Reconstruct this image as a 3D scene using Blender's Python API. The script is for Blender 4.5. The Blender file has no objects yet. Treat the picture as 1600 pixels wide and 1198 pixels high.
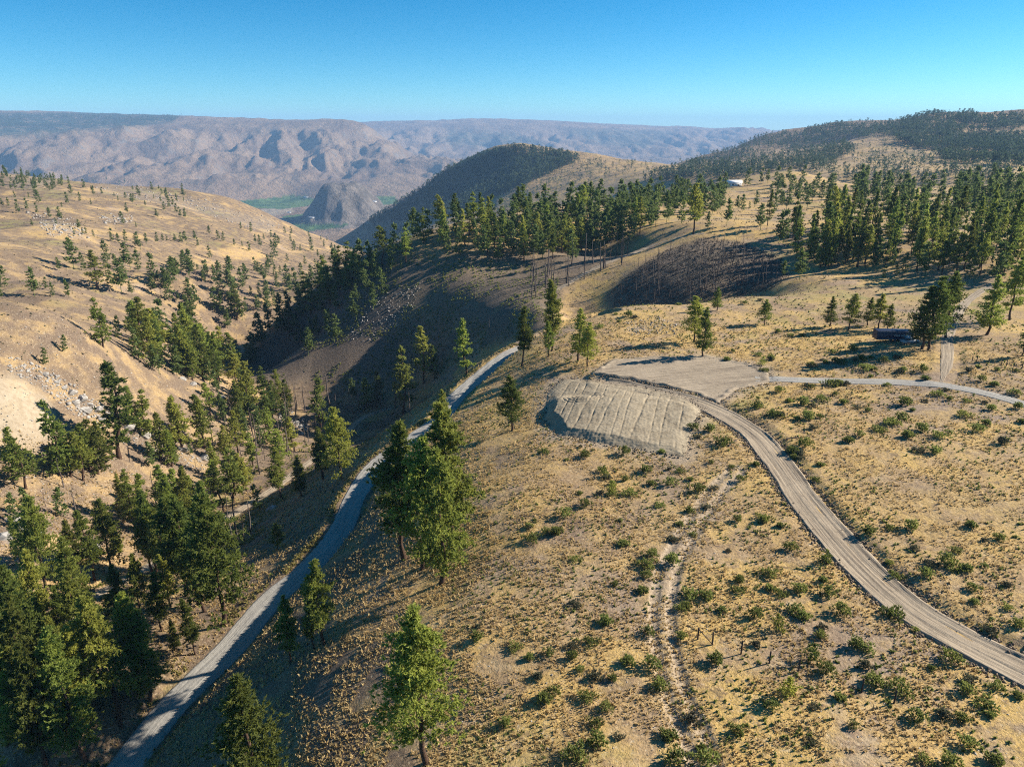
import bpy, math, random
import numpy as np

# ------------------------------------------------------------------ camera, sky, sun, exposure
F_PX, U0, V0 = 1109.0, 800.0, 599.0          # the photograph's lens, in its own pixels (1600 x 1198)
PITCH = math.radians(19.8)
CAM_Z = 50.0                                  # the drone hovers 50 m over the grassy bench (bench = 0 m)
SUN_EL, SUN_AZ = math.radians(28.3), math.radians(73.0)   # azimuth clockwise from +Y (the view direction)

scene = bpy.context.scene
COL = scene.collection
cam_data = bpy.data.cameras.new("camera")
cam_data.sensor_fit = 'HORIZONTAL'
cam_data.sensor_width = 36.0
cam_data.lens = 36.0 * F_PX / 1600.0
cam_data.clip_start = 0.5
cam_data.clip_end = 60000.0
cam = bpy.data.objects.new("camera", cam_data)
cam.location = (0, 0, CAM_Z)
cam.rotation_euler = (math.pi / 2 - PITCH, 0, 0)
COL.objects.link(cam)
scene.camera = cam

world = bpy.data.worlds.new("World")
scene.world = world
world.use_nodes = True
wn = world.node_tree.nodes
wl = world.node_tree.links
bg = wn["Background"]
sky = wn.new("ShaderNodeTexSky")
sky.sky_type = 'NISHITA'
sky.sun_disc = False
sky.sun_elevation = SUN_EL
sky.sun_rotation = SUN_AZ
sky.altitude = 700.0
sky.air_density = 0.65
sky.dust_density = 0.3
sky.ozone_density = 5.0
hs = wn.new("ShaderNodeHueSaturation")
hs.inputs["Saturation"].default_value = 1.32
wl.new(sky.outputs[0], hs.inputs["Color"])
tint = wn.new("ShaderNodeMix"); tint.data_type = 'RGBA'; tint.blend_type = 'MULTIPLY'     # the camera's cool white balance on clear air
tint.inputs[0].default_value = 1.0
tint.inputs[7].default_value = (0.86, 1.07, 0.85, 1.0)
wl.new(hs.outputs[0], tint.inputs[6])
wl.new(tint.outputs[2], bg.inputs["Color"])
bg.inputs["Strength"].default_value = 0.068

sun_data = bpy.data.lights.new("sun", 'SUN')
sun_data.energy = 4.3
sun_data.angle = math.radians(0.53)
sun_data.color = (1.0, 0.92, 0.80)
sun = bpy.data.objects.new("sun", sun_data)
_sd = (math.cos(SUN_EL) * math.sin(SUN_AZ), math.cos(SUN_EL) * math.cos(SUN_AZ), math.sin(SUN_EL))
from mathutils import Vector
sun.rotation_euler = Vector(_sd).to_track_quat('Z', 'Y').to_euler()
sun.location = (300, 60, 400)
COL.objects.link(sun)

scene.view_settings.view_transform = 'Standard'
scene.view_settings.look = 'None'
scene.view_settings.gamma = 1.0
scene.view_settings.use_curve_mapping = False
scene.view_settings.exposure = 1.36
scene.cycles.max_bounces = 5
scene.cycles.diffuse_bounces = 2
scene.cycles.transmission_bounces = 3
scene.cycles.transparent_max_bounces = 4
scene.cycles.volume_bounces = 0
scene.cycles.use_denoising = False
scene.cycles.filter_width = 1.1
scene.cycles.sample_clamp_indirect = 3.0

random.seed(7)
RNG = np.random.default_rng(7)

# ------------------------------------------------------------------ photo pixel <-> direction
CP, SP = math.cos(PITCH), math.sin(PITCH)
def ray(u, v):
    """bearing (radians from +Y) and slope dz/dr of the ray through a photo pixel"""
    u = np.asarray(u, float); v = np.asarray(v, float)
    a = (u - U0) / F_PX; b = (V0 - v) / F_PX
    dx, dy, dz = a, CP + b * SP, -SP + b * CP
    return np.arctan2(dx, dy), dz / np.hypot(dx, dy)
def pixel(x, y, z):
    z = z - CAM_Z
    dep = y * CP - z * SP
    dep = np.where(np.abs(dep) < 1e-3, 1e-3, dep)
    return U0 + F_PX * x / dep, V0 - F_PX * (y * SP + z * CP) / dep, dep

# ------------------------------------------------------------------ noise
_P = np.random.default_rng(3).permutation(512)
_G = np.random.default_rng(4).random(512) * 2 * np.pi
def perlin(x, y):
    xi = np.floor(x).astype(int); yi = np.floor(y).astype(int)
    xf = x - xi; yf = y - yi
    def g(ix, iy, fx, fy):
        a = _G[_P[(_P[ix & 511] + iy) & 511]]
        return np.cos(a) * fx + np.sin(a) * fy
    sx = xf * xf * xf * (xf * (xf * 6 - 15) + 10); sy = yf * yf * yf * (yf * (yf * 6 - 15) + 10)
    n0 = g(xi, yi, xf, yf) * (1 - sx) + g(xi + 1, yi, xf - 1, yf) * sx
    n1 = g(xi, yi + 1, xf, yf - 1) * (1 - sx) + g(xi + 1, yi + 1, xf - 1, yf - 1) * sx
    return (n0 * (1 - sy) + n1 * sy) * 1.5
def fbm(x, y, scale, octs=4, gain=0.5):
    s = np.zeros_like(x); a = 1.0; t = 0.0
    for k in range(octs):
        s += a * perlin(x / scale + 17.3 * k, y / scale - 9.1 * k); t += a
        a *= gain; scale *= 0.5
    return s / t
def ridged(x, y, scale, octs=4):
    s = np.zeros_like(x); a = 1.0; t = 0.0
    for k in range(octs):
        s += a * (1 - 2 * np.abs(perlin(x / scale + 5.7 * k, y / scale + 3.3 * k))); t += a
        a *= 0.5; scale *= 0.5
    return s / t
def sstep(a, b, x):
    t = np.clip((x - a) / (b - a), 0, 1); return t * t * (3 - 2 * t)
def inside(px, py, poly):
    r = np.zeros(px.shape, bool); n = len(poly)
    for i in range(n):
        x1, y1 = poly[i]; x2, y2 = poly[(i + 1) % n]
        c = ((y1 > py) != (y2 > py)) & (px < (x2 - x1) * (py - y1) / (y2 - y1 + 1e-12) + x1)
        r ^= c
    return r

# ------------------------------------------------------------------ terrain: heights from surveyed points
# (u, v, height below the drone) for points seen in the photo; a negative third value is a drop in metres
ZP = [(800,1190,-50),(1100,1190,-49),(1400,1190,-48),(1600,1190,-48),(900,1000,-49.5),(1200,1000,-49),(1600,1000,-48),
 (1000,850,-49.5),(1300,850,-48.5),(1600,850,-47.5),(950,740,-50),(1200,740,-48.5),(1600,740,-47),(1600,620,-46.5),
 (1350,620,-48),(1200,590,-49),(1450,540,-47),(1590,560,-46),(1300,500,-49),(1100,560,-49.5),(1180,500,-49),(1000,520,-49.5),
 (1400,450,-48),(1560,450,-46),(940,560,-50),
 (920,490,-51),(1000,477,-50),(1150,465,-50),(1250,442,-49.5),(1330,425,-49),
 (170,1198,-69),(250,1110,-68.5),(350,1010,-67.5),(470,890,-66),(540,800,-64.5),(600,715,-62.5),(680,650,-60),(740,600,-57.5),(800,540,-55),
 (700,1000,-51),(640,1100,-52.5),(690,900,-54),(560,1000,-55.3),(520,1000,-57),(450,1150,-57.5),(620,800,-57.5),(760,800,-51.5),
 (700,740,-55),(800,660,-53.5),(860,620,-51.5),(800,590,-54.5),(860,560,-51),(850,700,-50.5),(820,900,-50.3),
 (640,590,-95),(760,545,-79),(450,620,-115),(390,565,-122),(375,540,-124)]
# (u, v, horizontal distance)
RP = [(1100,365,327),(1100,458,262),(1000,430,285),(1200,430,275),(1180,380,315),(960,405,345),(1240,425,285),
 (600,400,330),(660,375,337),(640,430,312),(590,455,308),(740,355,350),(850,335,392),(950,330,430),(700,450,300),(800,420,312),(600,500,296),(520,520,300),
 (450,560,312),(850,480,258),(750,500,270),(850,440,290),(900,400,322),(1000,370,350),(520,440,345),(440,490,352),
 (1020,306,620),(1145,292,680),(1240,267,750),(1290,281,735),(1330,287,720),(1390,293,710),(1450,297,700),(1600,285,800),(1530,290,780),
 (1130,345,400),(1200,400,300),(1300,400,300),(1450,400,300),(1580,400,300),(1200,330,480),(1350,330,480),(1500,340,440),(1100,320,540),
 (1600,340,440),
 (0,480,300),(155,540,230),(0,600,200),(0,700,185),(0,800,160),(0,900,140),(0,1000,118),(0,1198,85),
 (100,600,212),(200,600,230),(300,620,245),(400,640,262),(470,655,262),(100,700,190),(200,700,200),(300,720,208),(400,720,215),
 (100,800,165),(200,830,162),(300,800,176),(420,770,185),(200,900,140),(100,960,125),(0,1050,108),
 (0,440,330),(100,440,340),(200,480,330),(300,540,310),(370,590,290),(250,500,320),(230,470,370),
 (0,400,430),(100,400,450),(200,420,440),(300,440,440),(380,480,430),(0,355,560),(100,355,570),(200,375,570),(300,400,570),
 (400,420,570),(480,430,600),(0,300,850),(100,300,850),(200,320,830),(300,340,830),(400,370,820),(480,395,810),(100,330,700),
 (250,350,720),(400,395,700),(0,275,1050),(100,285,1050),(250,295,1080),(380,315,1100),(450,350,1080),(520,385,1050),
 (560,400,819),
 (300,250,5600),(0,178,8500),(150,180,8300),(300,184,7800),(480,187,7500),(560,190,7500),(0,230,6000),(120,200,7300),(400,220,6500),
 (500,225,6400),(400,280,5050),(200,262,5300),(550,260,5600),(500,290,4900),(620,225,6700),(690,250,5700),(640,275,5200),
 (650,197,10800),(750,192,11000),(720,235,9000),(850,232,9300),(950,199,11500),(850,192,11200),(1100,202,13000),(1180,203,14000),(1000,240,9000),(1100,240,9500),
 (570,348,2500),(650,300,2350),(700,265,2250),(750,243,2150),(800,232,2100),(870,238,2050),(950,246,2000),(1030,258,1950),
 (660,345,1900),(740,325,1790),(820,287,1800),(900,252,1930),(850,300,1700),(950,278,1700),(720,292,2110),(660,318,2240),(790,255,2060),
 (1100,244,2600),(1150,230,3000),(1200,209,3000),(1250,202,3000),(1330,191,3000),(1380,196,2900),(1450,179,2600),(1530,176,2600),(1600,181,2500),
 (1300,228,2500),(1400,222,1950),(1500,225,1950),(1600,228,1900),(1300,258,1500),(1450,262,1400),(1600,262,1350),(1150,260,1700),
 (1050,275,1500),(1400,205,2300),(1350,277,1250),(1500,276,1200)]
# (u, v) on the valley floor
FP = [(400,320),(450,312),(560,315),(610,315),(470,335),(560,345),(430,326),(590,330)]
# hidden ground (u along the horizon, distance, height relative to the bench)
HP = []
for u, r, z in [(100,375,-30),(330,365,-51),(1100,245,-13),(1000,250,-15),(1200,255,-9),(900,262,-19),
 (0,1500,-150),(250,1500,-200),(450,1500,-250),(0,3000,-384),(250,3000,-384),(450,2600,-384),(250,4200,-384),(0,4500,-360),
 (560,1500,-190),(600,2000,-300),(650,1400,-190),(800,1400,-150),(950,1350,-110),(650,900,-130),(750,900,-105),(850,900,-85),(950,950,-70),
 (1150,850,-28),(1250,880,-22),(1350,850,-25),(1450,850,-25),(1050,1000,-55),(1200,1050,-50),(1350,1000,-45),(1500,1000,-45),(1600,1000,-40),(700,3200,-330),(800,3200,-250),(900,3200,-220),(1000,3300,-220),
 (600,4200,-384),(700,4500,-384),(800,5500,-350),(1000,6000,-300),(1200,5500,-150),(1400,5500,-100),(1600,5000,-60),(1400,14000,-150),(1700,14000,-150),
 (650,7800,-250),(560,10500,40),(300,14000,120),(0,14000,150),(700,16000,60),(1000,18000,-60),(850,500,-3),(740,470,-12),(660,460,-32),(600,470,-52),(520,480,-68),
 (440,600,-75),(520,700,-85),(650,2480,-180),(700,2420,-105),(750,2350,-55),(800,2280,-28),(870,2230,-32),(950,2180,-42),(1030,2150,-62),(1090,2300,-60),
 (650,2750,-260),(750,2750,-190),(850,2750,-170),(950,2750,-170),(1050,2750,-160)]:
    HP.append((math.atan((u - 800) / 1109.0 / 1.063), r, z))
for th, lst in ((-0.88, [(30,-25),(60,-43),(100,-46),(150,-40),(250,-18),(400,-15),(800,-15),(1200,-10),(3000,-380),(5000,-300),(8500,210),(15000,200)]),
                (0.88, [(30,2),(60,3),(100,3),(200,5),(400,2),(800,0),(1200,-30),(2500,110),(5000,50),(15000,-100)])):
    HP += [(th, r, z) for r, z in lst]
for x, y, z in [(0,24,0),(30,22,1),(-25,22,-12),(-55,20,-28),(60,20,2),(100,25,3)]:
    HP.append((math.atan2(x, y), math.hypot(x, y), z))

ctl = []
for u, v, z in ZP:
    th, s = ray(u, v); ctl.append((float(th), float(z / s), z + CAM_Z))
for u, v, r in RP:
    th, s = ray(u, v); ctl.append((float(th), r, r * float(s) + CAM_Z))
VALLEY = -384.0
for u, v in FP:
    th, s = ray(u, v); ctl.append((float(th), (VALLEY - CAM_Z) / float(s), VALLEY))
ctl += HP
ctl = np.array(ctl)

def tps_fit(pts, val, lam=2e-4):
    n = len(pts)
    d2 = ((pts[:, None] - pts[None]) ** 2).sum(-1)
    K = 0.5 * d2 * np.log(d2 + 1e-12) + lam * np.eye(n)
    Pm = np.c_[np.ones(n), pts]
    A = np.zeros((n + 3, n + 3)); A[:n, :n] = K; A[:n, n:] = Pm; A[n:, :n] = Pm.T
    return np.linalg.solve(A, np.r_[val, 0, 0, 0])
cpts = np.c_[ctl[:, 0], np.log(ctl[:, 1])]
W = tps_fit(cpts, ctl[:, 2] / ctl[:, 1])
def tps_eval(q):
    out = np.empty(len(q))
    for i in range(0, len(q), 20000):
        b = q[i:i + 20000]
        d2 = ((b[:, None] - cpts[None]) ** 2).sum(-1)
        out[i:i + 20000] = (0.5 * d2 * np.log(d2 + 1e-12)) @ W[:-3] + W[-3] + b @ W[-2:]
    return out

NT, NR = 740, 860
TH = np.linspace(-0.86, 0.86, NT)
LR = np.linspace(math.log(22.0), math.log(19000.0), NR)
# evaluate the smooth surface on a coarser lattice, then refine
ct, cr = np.linspace(TH[0], TH[-1], 250), np.linspace(LR[0], LR[-1], 330)
cq = np.stack(np.meshgrid(ct, cr), -1).reshape(-1, 2)
cw = tps_eval(cq).reshape(330, 250)
def bil(G, t, l, t0, t1, l0, l1):
    nr, nt = G.shape
    a = np.clip((t - t0) / (t1 - t0) * (nt - 1), 0, nt - 1.001); b = np.clip((l - l0) / (l1 - l0) * (nr - 1), 0, nr - 1.001)
    i = a.astype(int); j = b.astype(int); fa = a - i; fb = b - j
    return (G[j, i] * (1 - fa) + G[j, i + 1] * fa) * (1 - fb) + (G[j + 1, i] * (1 - fa) + G[j + 1, i + 1] * fa) * fb
TT, LL = np.meshgrid(TH, LR)
RR = np.exp(LL)
XX, YY = RR * np.sin(TT), RR * np.cos(TT)
ZZ = bil(cw, TT, LL, TH[0], TH[-1], LR[0], LR[-1]) * RR
# flat valley floor with orchards
fl = sstep(1900, 2800, RR) * (1 - sstep(9000, 11000, RR))
ZZ = np.where(fl > 0, ZZ * (1 - fl) + fl * (np.logaddexp(ZZ / 12, VALLEY / 12) * 12), ZZ)
UU, VV, _dep = pixel(XX, YY, ZZ)
# natural relief
above = sstep(8, 130, ZZ - VALLEY)
near = 1 - sstep(120, 400, RR)
bench = sstep(-0.12, -0.02, TT) * (1 - sstep(150, 230, RR))
ZZ += fbm(XX, YY, 9.0, 3) * 0.28 * (1 - sstep(250, 500, RR)) * (1 - 0.4 * bench)
ZZ += fbm(XX, YY, 42.0, 3) * 1.3 * sstep(130, 320, RR) * (1 - sstep(1500, 3000, RR))
mid = sstep(900, 1400, RR) * (1 - sstep(3300, 4200, RR)) * above
ZZ += (ridged(XX, YY, 260.0, 4) - 0.3) * 9.0 * mid
ZZ -= ridged(XX + 50, YY, 75.0, 3) * 1.6 * sstep(190, 300, RR) * (1 - sstep(1200, 1600, RR)) * (1 - sstep(-0.14, -0.06, TT))
ZZ += fbm(XX, YY, 130.0, 3) * 7.0 * sstep(280, 420, RR) * (1 - sstep(1000, 1600, RR)) * (1 - sstep(-0.16, -0.06, TT))
far = sstep(4300, 5600, RR) * sstep(20, 220, ZZ - VALLEY)
wx = XX + 300 * fbm(XX, YY, 1400.0, 3); wy = YY + 500 * fbm(XX + 900, YY - 500, 1800.0, 3)
# drainages run down the face: stretched along the fall line, sharp in the gully and round on the spur
g1 = ridged(wx, wy * 0.34, 900.0, 3); g2 = ridged(wx * 1.0 + 0.25 * wy, wy * 0.42, 330.0, 3)
topf = 1 - 0.85 * sstep(360, 450, ZZ - VALLEY)
ZZ += far * topf * ((0.1 - g1) * 130.0 + (g2 - 0.2) * 70.0 + (0.2 - ridged(wx + 700, wy * 0.5, 150.0, 3)) * 22.0) + sstep(4300, 5600, RR) * fbm(XX, YY, 240.0, 3) * 8.0
# the rocky butte on the valley floor
bt, bs = ray(525, 351)
BUTTE_R = (VALLEY - CAM_Z) / float(bs)
bx, by = BUTTE_R * math.sin(bt), (BUTTE_R + 150) * math.cos(bt)
bd = np.hypot((XX - bx) * (1 + 0.25 * (XX < bx)), (YY - by) * 0.75)
bd = bd * (1 + 0.16 * fbm(XX, YY, 130.0, 3))
bh = 182 * (1 - sstep(70, 262, bd) * 0.82 - sstep(200, 380, bd) * 0.18)
bh = np.where(bd < 390, bh + sstep(0, 60, bh) * (fbm(XX, YY, 75.0, 4) * 30 - 8), 0)
ZZ = np.where((bd < 390) & (RR > 2700), np.maximum(ZZ, VALLEY + bh), ZZ)

def hz(x, y):
    x = np.asarray(x, float); y = np.asarray(y, float)
    return bil(ZZ, np.arctan2(x, y), np.log(np.maximum(np.hypot(x, y), 22.1)), TH[0], TH[-1], LR[0], LR[-1])
_RS = np.exp(np.arange(math.log(24.0), math.log(18500.0), 0.0035))
def hit(u, v):
    """where the sight line through photo pixels meets the ground: x, y, z, distance"""
    u = np.atleast_1d(np.asarray(u, float)); v = np.atleast_1d(np.asarray(v, float))
    th, s = ray(u, v)
    X = np.sin(th)[:, None] * _RS; Y = np.cos(th)[:, None] * _RS
    g = hz(X, Y) - (CAM_Z + s[:, None] * _RS)
    k = np.argmax(g > 0, axis=1); k = np.where(g[np.arange(len(u)), k] > 0, k, len(_RS) - 1)
    k = np.maximum(k, 1); i = np.arange(len(u))
    g0, g1 = g[i, k - 1], g[i, k]
    f = np.clip(-g0 / (g1 - g0 + 1e-9), 0, 1)
    r = _RS[k - 1] * (1 - f) + _RS[k] * f
    x, y = np.sin(th) * r, np.cos(th) * r
    return x, y, hz(x, y), r

# ------------------------------------------------------------------ material helpers
def new_mat(name):
    m = bpy.data.materials.new(name); m.use_nodes = True
    nt = m.node_tree
    b = nt.nodes["Principled BSDF"]
    b.inputs["Roughness"].default_value = 0.95
    b.inputs["Specular IOR Level"].default_value = 0.15
    return m, nt, b
def nd(nt, typ, ins=None, **attrs):
    n = nt.nodes.new(typ)
    for k, v in attrs.items(): setattr(n, k, v)
    for k, v in (ins or {}).items():
        s = n.inputs[k]
        if isinstance(v, bpy.types.NodeSocket): nt.links.new(v, s)
        else: s.default_value = v
    return n
def noise(nt, vec, scale, detail=4.0, rough=0.6):
    return nd(nt, "ShaderNodeTexNoise", {"Vector": vec, "Scale": scale, "Detail": detail, "Roughness": rough}).outputs["Fac"]
def ramp(nt, fac, a, b):
    return nd(nt, "ShaderNodeMapRange", {"Value": fac, "From Min": a, "From Max": b}, interpolation_type='SMOOTHSTEP').outputs["Result"]
def mix(nt, fac, a, b, mode='MIX'):
    n = nt.nodes.new("ShaderNodeMix"); n.data_type = 'RGBA'; n.blend_type = mode
    for s, v in ((n.inputs[0], fac), (n.inputs[6], a), (n.inputs[7], b)):
        if isinstance(v, bpy.types.NodeSocket): nt.links.new(v, s)
        else: s.default_value = (*v, 1.0) if isinstance(v, tuple) and len(v) == 3 else v
    return n.outputs[2]
def mth(nt, op, a, b=0.0):
    n = nt.nodes.new("ShaderNodeMath"); n.operation = op
    for s, v in ((n.inputs[0], a), (n.inputs[1], b)):
        if isinstance(v, bpy.types.NodeSocket): nt.links.new(v, s)
        else: s.default_value = v
    return n.outputs[0]
def simple(name, col, col2=None, scale=3.0, rough=0.9, bump=0.0, spec=0.15, metal=0.0):
    m, nt, b = new_mat(name)
    b.inputs["Roughness"].default_value = rough
    b.inputs["Specular IOR Level"].default_value = spec
    b.inputs["Metallic"].default_value = metal
    co = nd(nt, "ShaderNodeTexCoord").outputs["Object"]
    f = noise(nt, co, scale)
    nt.links.new(mix(nt, ramp(nt, f, 0.35, 0.65), col, col2 or tuple(c * 0.7 for c in col)), b.inputs["Base Color"])
    if bump:
        bp = nd(nt, "ShaderNodeBump", {"Height": f, "Strength": bump, "Distance": 0.1})
        nt.links.new(bp.outputs[0], b.inputs["Normal"])
    return m

def ground_material():
    m, nt, b = new_mat("dry_hillside")
    p = nd(nt, "ShaderNodeNewGeometry").outputs["Position"]
    c1 = nd(nt, "ShaderNodeAttribute", attribute_name="cov"); c2 = nd(nt, "ShaderNodeAttribute", attribute_name="cov2")
    s1 = nd(nt, "ShaderNodeSeparateColor", {"Color": c1.outputs["Color"]}); s2 = nd(nt, "ShaderNodeSeparateColor", {"Color": c2.outputs["Color"]})
    rock, burn_shade, field, sand = s1.outputs[0], s1.outputs[1], s1.outputs[2], c1.outputs["Alpha"]
    farm, yell, green, track = s2.outputs[0], s2.outputs[1], s2.outputs[2], c2.outputs["Alpha"]
    nL = noise(nt, p, 1 / 34.0, 5, 0.62); nM = noise(nt, p, 1 / 6.5, 4, 0.62); nS = noise(nt, p, 1 / 1.1, 5, 0.7); nX = noise(nt, p, 3.2, 4, 0.7)
    tan_, straw, soil, pink = (0.405, 0.272, 0.130), (0.53, 0.35, 0.112), (0.20, 0.135, 0.088), (0.31, 0.23, 0.165)
    c = mix(nt, ramp(nt, nL, 0.36, 0.56), pink, tan_)
    nP = noise(nt, p, 1 / 58.0, 6, 0.68)
    c = mix(nt, mth(nt, 'MULTIPLY', ramp(nt, nP, 0.48, 0.62), 0.7), c, (0.215, 0.145, 0.095))
    # bunchgrass on the bench is golden; the canyon slopes are browner, and darkened to offset the full sun on them
    c = mix(nt, mth(nt, 'MULTIPLY', ramp(nt, yell, 0.5, 0.0), 0.9), c, mix(nt, ramp(nt, nM, 0.38, 0.62), (0.125, 0.090, 0.064), (0.21, 0.148, 0.094)))
    yy = mth(nt, 'MULTIPLY', ramp(nt, mth(nt, 'ADD', nM, mth(nt, 'MULTIPLY', yell, 0.12)), 0.46, 0.66), mth(nt, 'ADD', mth(nt, 'MULTIPLY', yell, 0.6), 0.32))
    c = mix(nt, yy, c, straw)
    c = mix(nt, mth(nt, 'MULTIPLY', ramp(nt, nS, 0.5, 0.68), 0.75), c, soil)
    c = mix(nt, mth(nt, 'MULTIPLY', ramp(nt, nX, 0.53, 0.64), 0.6), c, (0.11, 0.078, 0.052))
    c = mix(nt, mth(nt, 'MULTIPLY', ramp(nt, nX, 0.44, 0.34), 0.7), c, (0.53, 0.43, 0.29))
    c = mix(nt, mth(nt, 'MULTIPLY', green, ramp(nt, nM, 0.4, 0.6)), c, (0.24, 0.215, 0.085))
    nQ = noise(nt, p, 1 / 2.4, 4, 0.65)
    c = mix(nt, mth(nt, 'MULTIPLY', ramp(nt, nQ, 0.56, 0.66), 0.6), c, (0.135, 0.098, 0.062))
    c = mix(nt, mth(nt, 'MULTIPLY', mth(nt, 'MULTIPLY', ramp(nt, nQ, 0.42, 0.34), ramp(nt, yell, 0.1, 0.6)), 0.35), c, (0.48, 0.37, 0.22))
    # far ranges: sage-brown grassland with darker scrub and pale scree
    nF = noise(nt, p, 1 / 420.0, 7, 0.62); nG = noise(nt, p, 1 / 70.0, 6, 0.72)
    cf = mix(nt, ramp(nt, nF, 0.38, 0.62), (0.18, 0.122, 0.083), (0.27, 0.185, 0.118))
    cf = mix(nt, mth(nt, 'MULTIPLY', ramp(nt, nG, 0.54, 0.7), 0.6), cf, (0.085, 0.085, 0.06))
    cf = mix(nt, mth(nt, 'MULTIPLY', green, ramp(nt, nG, 0.36, 0.52)), cf, (0.04, 0.055, 0.033))      # timber on the plateau rim and in the draws
    c = mix(nt, farm, c, cf)
    # rock, sand, burn, painted ridge-flank shade, orchard rows
    nR = noise(nt, p, 0.9, 8, 0.75)
    cr_ = mix(nt, ramp(nt, nR, 0.35, 0.65), (0.12, 0.105, 0.09), (0.38, 0.34, 0.29))
    cr_ = mix(nt, farm, cr_, mix(nt, ramp(nt, nG, 0.4, 0.6), (0.085, 0.075, 0.065), (0.19, 0.16, 0.135)))
    c = mix(nt, mth(nt, 'MULTIPLY', ramp(nt, mth(nt, 'ADD', rock, mth(nt, 'SUBTRACT', mix(nt, farm, nS, nG), 0.5)), 0.35, 0.6), 0.9), c, cr_)
    c = mix(nt, mth(nt, 'MULTIPLY', sand, 0.85), c, mix(nt, ramp(nt, nS, 0.35, 0.7), (0.40, 0.33, 0.235), (0.30, 0.235, 0.155)))
    c = mix(nt, mth(nt, 'MULTIPLY', ramp(nt, mth(nt, 'ADD', burn_shade, mth(nt, 'MULTIPLY', mth(nt, 'SUBTRACT', nM, 0.5), 1.6)), 0.2, 0.95), 0.88), c,
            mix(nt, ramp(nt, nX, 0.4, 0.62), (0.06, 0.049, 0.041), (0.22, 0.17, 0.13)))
    wv = nd(nt, "ShaderNodeTexWave", {"Vector": p, "Scale": 0.02, "Distortion": 1.0, "Detail": 2.0}).outputs["Fac"]
    orch = mix(nt, ramp(nt, noise(nt, p, 1 / 160.0, 3), 0.42, 0.58), mix(nt, wv, (0.028, 0.075, 0.022), (0.05, 0.11, 0.03)), (0.10, 0.16, 0.045))
    c = mix(nt, field, c, orch)
    c = mix(nt, mth(nt, 'MULTIPLY', track, 0.92), c, mix(nt, ramp(nt, nX, 0.35, 0.65), (0.25, 0.19, 0.13), (0.44, 0.345, 0.24)))
    nt.links.new(c, b.inputs["Base Color"])
    h = mth(nt, 'ADD', mth(nt, 'MULTIPLY', nS, 0.5), mth(nt, 'MULTIPLY', nX, 0.22))
    b1 = nd(nt, "ShaderNodeBump", {"Height": h, "Strength": 0.8, "Distance": 0.55})
    hf = mth(nt, 'MULTIPLY', nG, farm)
    b2 = nd(nt, "ShaderNodeBump", {"Height": hf, "Strength": 0.9, "Distance": 48.0, "Normal": b1.outputs[0]})
    nt.links.new(b2.outputs[0], b.inputs["Normal"])
    return m

def dirt_material(name, a, bcol, streak=True):
    """graded earth: fine streaks run along the strip (UV v), clods everywhere"""
    m, nt, b = new_mat(name)
    uv = nd(nt, "ShaderNodeUVMap").outputs[0]
    p = nd(nt, "ShaderNodeNewGeometry").outputs["Position"]
    mp = nd(nt, "ShaderNodeMapping", {"Vector": uv, "Scale": (1.7, 0.035, 1.0)}).outputs[0]
    n1 = noise(nt, mp, 2.2, 5, 0.7) if streak else noise(nt, p, 0.6, 5, 0.7)
    n2 = noise(nt, p, 1.4, 6, 0.72); n3 = noise(nt, p, 0.12, 3)
    c = mix(nt, ramp(nt, n1, 0.36, 0.62), a, bcol)
    c = mix(nt, mth(nt, 'MULTIPLY', ramp(nt, n2, 0.52, 0.72), 0.55), c, tuple(x * 0.55 for x in a))
    c = mix(nt, mth(nt, 'MULTIPLY', ramp(nt, n3, 0.4, 0.65), 0.35), c, tuple(x * 1.15 for x in bcol))
    nt.links.new(c, b.inputs["Base Color"])
    h = mth(nt, 'ADD', n1, mth(nt, 'MULTIPLY', n2, 0.8))
    bp = nd(nt, "ShaderNodeBump", {"Height": h, "Strength": 0.75, "Distance": 0.16})
    nt.links.new(bp.outputs[0], b.inputs["Normal"])
    return m

def leaf_material(name, c1, c2, trans=0.3, scale=0.9, vary=1.0):
    m, nt, b = new_mat(name)
    p = nd(nt, "ShaderNodeNewGeometry").outputs["Position"]
    rnd = nd(nt, "ShaderNodeObjectInfo").outputs["Random"]
    f = mth(nt, 'ADD', mth(nt, 'MULTIPLY', noise(nt, p, scale, 3), 0.75), mth(nt, 'MULTIPLY', rnd, 0.3))
    c = mix(nt, ramp(nt, f, 0.3, 0.75), c1, c2)
    r2 = nd(nt, "ShaderNodeMath", {0: rnd, 1: 7.31}, operation='MULTIPLY').outputs[0]; r2 = mth(nt, 'FRACT', r2)
    c = nd(nt, "ShaderNodeHueSaturation", {"Color": c, "Hue": nd(nt, "ShaderNodeMapRange", {"Value": r2, "To Min": 0.5 - 0.022 * vary, "To Max": 0.5 + 0.018 * vary}).outputs[0],
           "Value": nd(nt, "ShaderNodeMapRange", {"Value": rnd, "To Min": 1 - 0.25 * vary, "To Max": 1 + 0.2 * vary}).outputs[0]}).outputs[0]
    nt.links.new(c, b.inputs["Base Color"])
    b.inputs["Roughness"].default_value = 0.75
    b.inputs["Specular IOR Level"].default_value = 0.25
    tr = nd(nt, "ShaderNodeBsdfTranslucent", {"Color": c})
    ms = nd(nt, "ShaderNodeMixShader", {0: trans})
    nt.links.new(b.outputs[0], ms.inputs[1]); nt.links.new(tr.outputs[0], ms.inputs[2])
    nt.links.new(ms.outputs[0], nt.nodes["Material Output"].inputs["Surface"])
    return m

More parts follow.
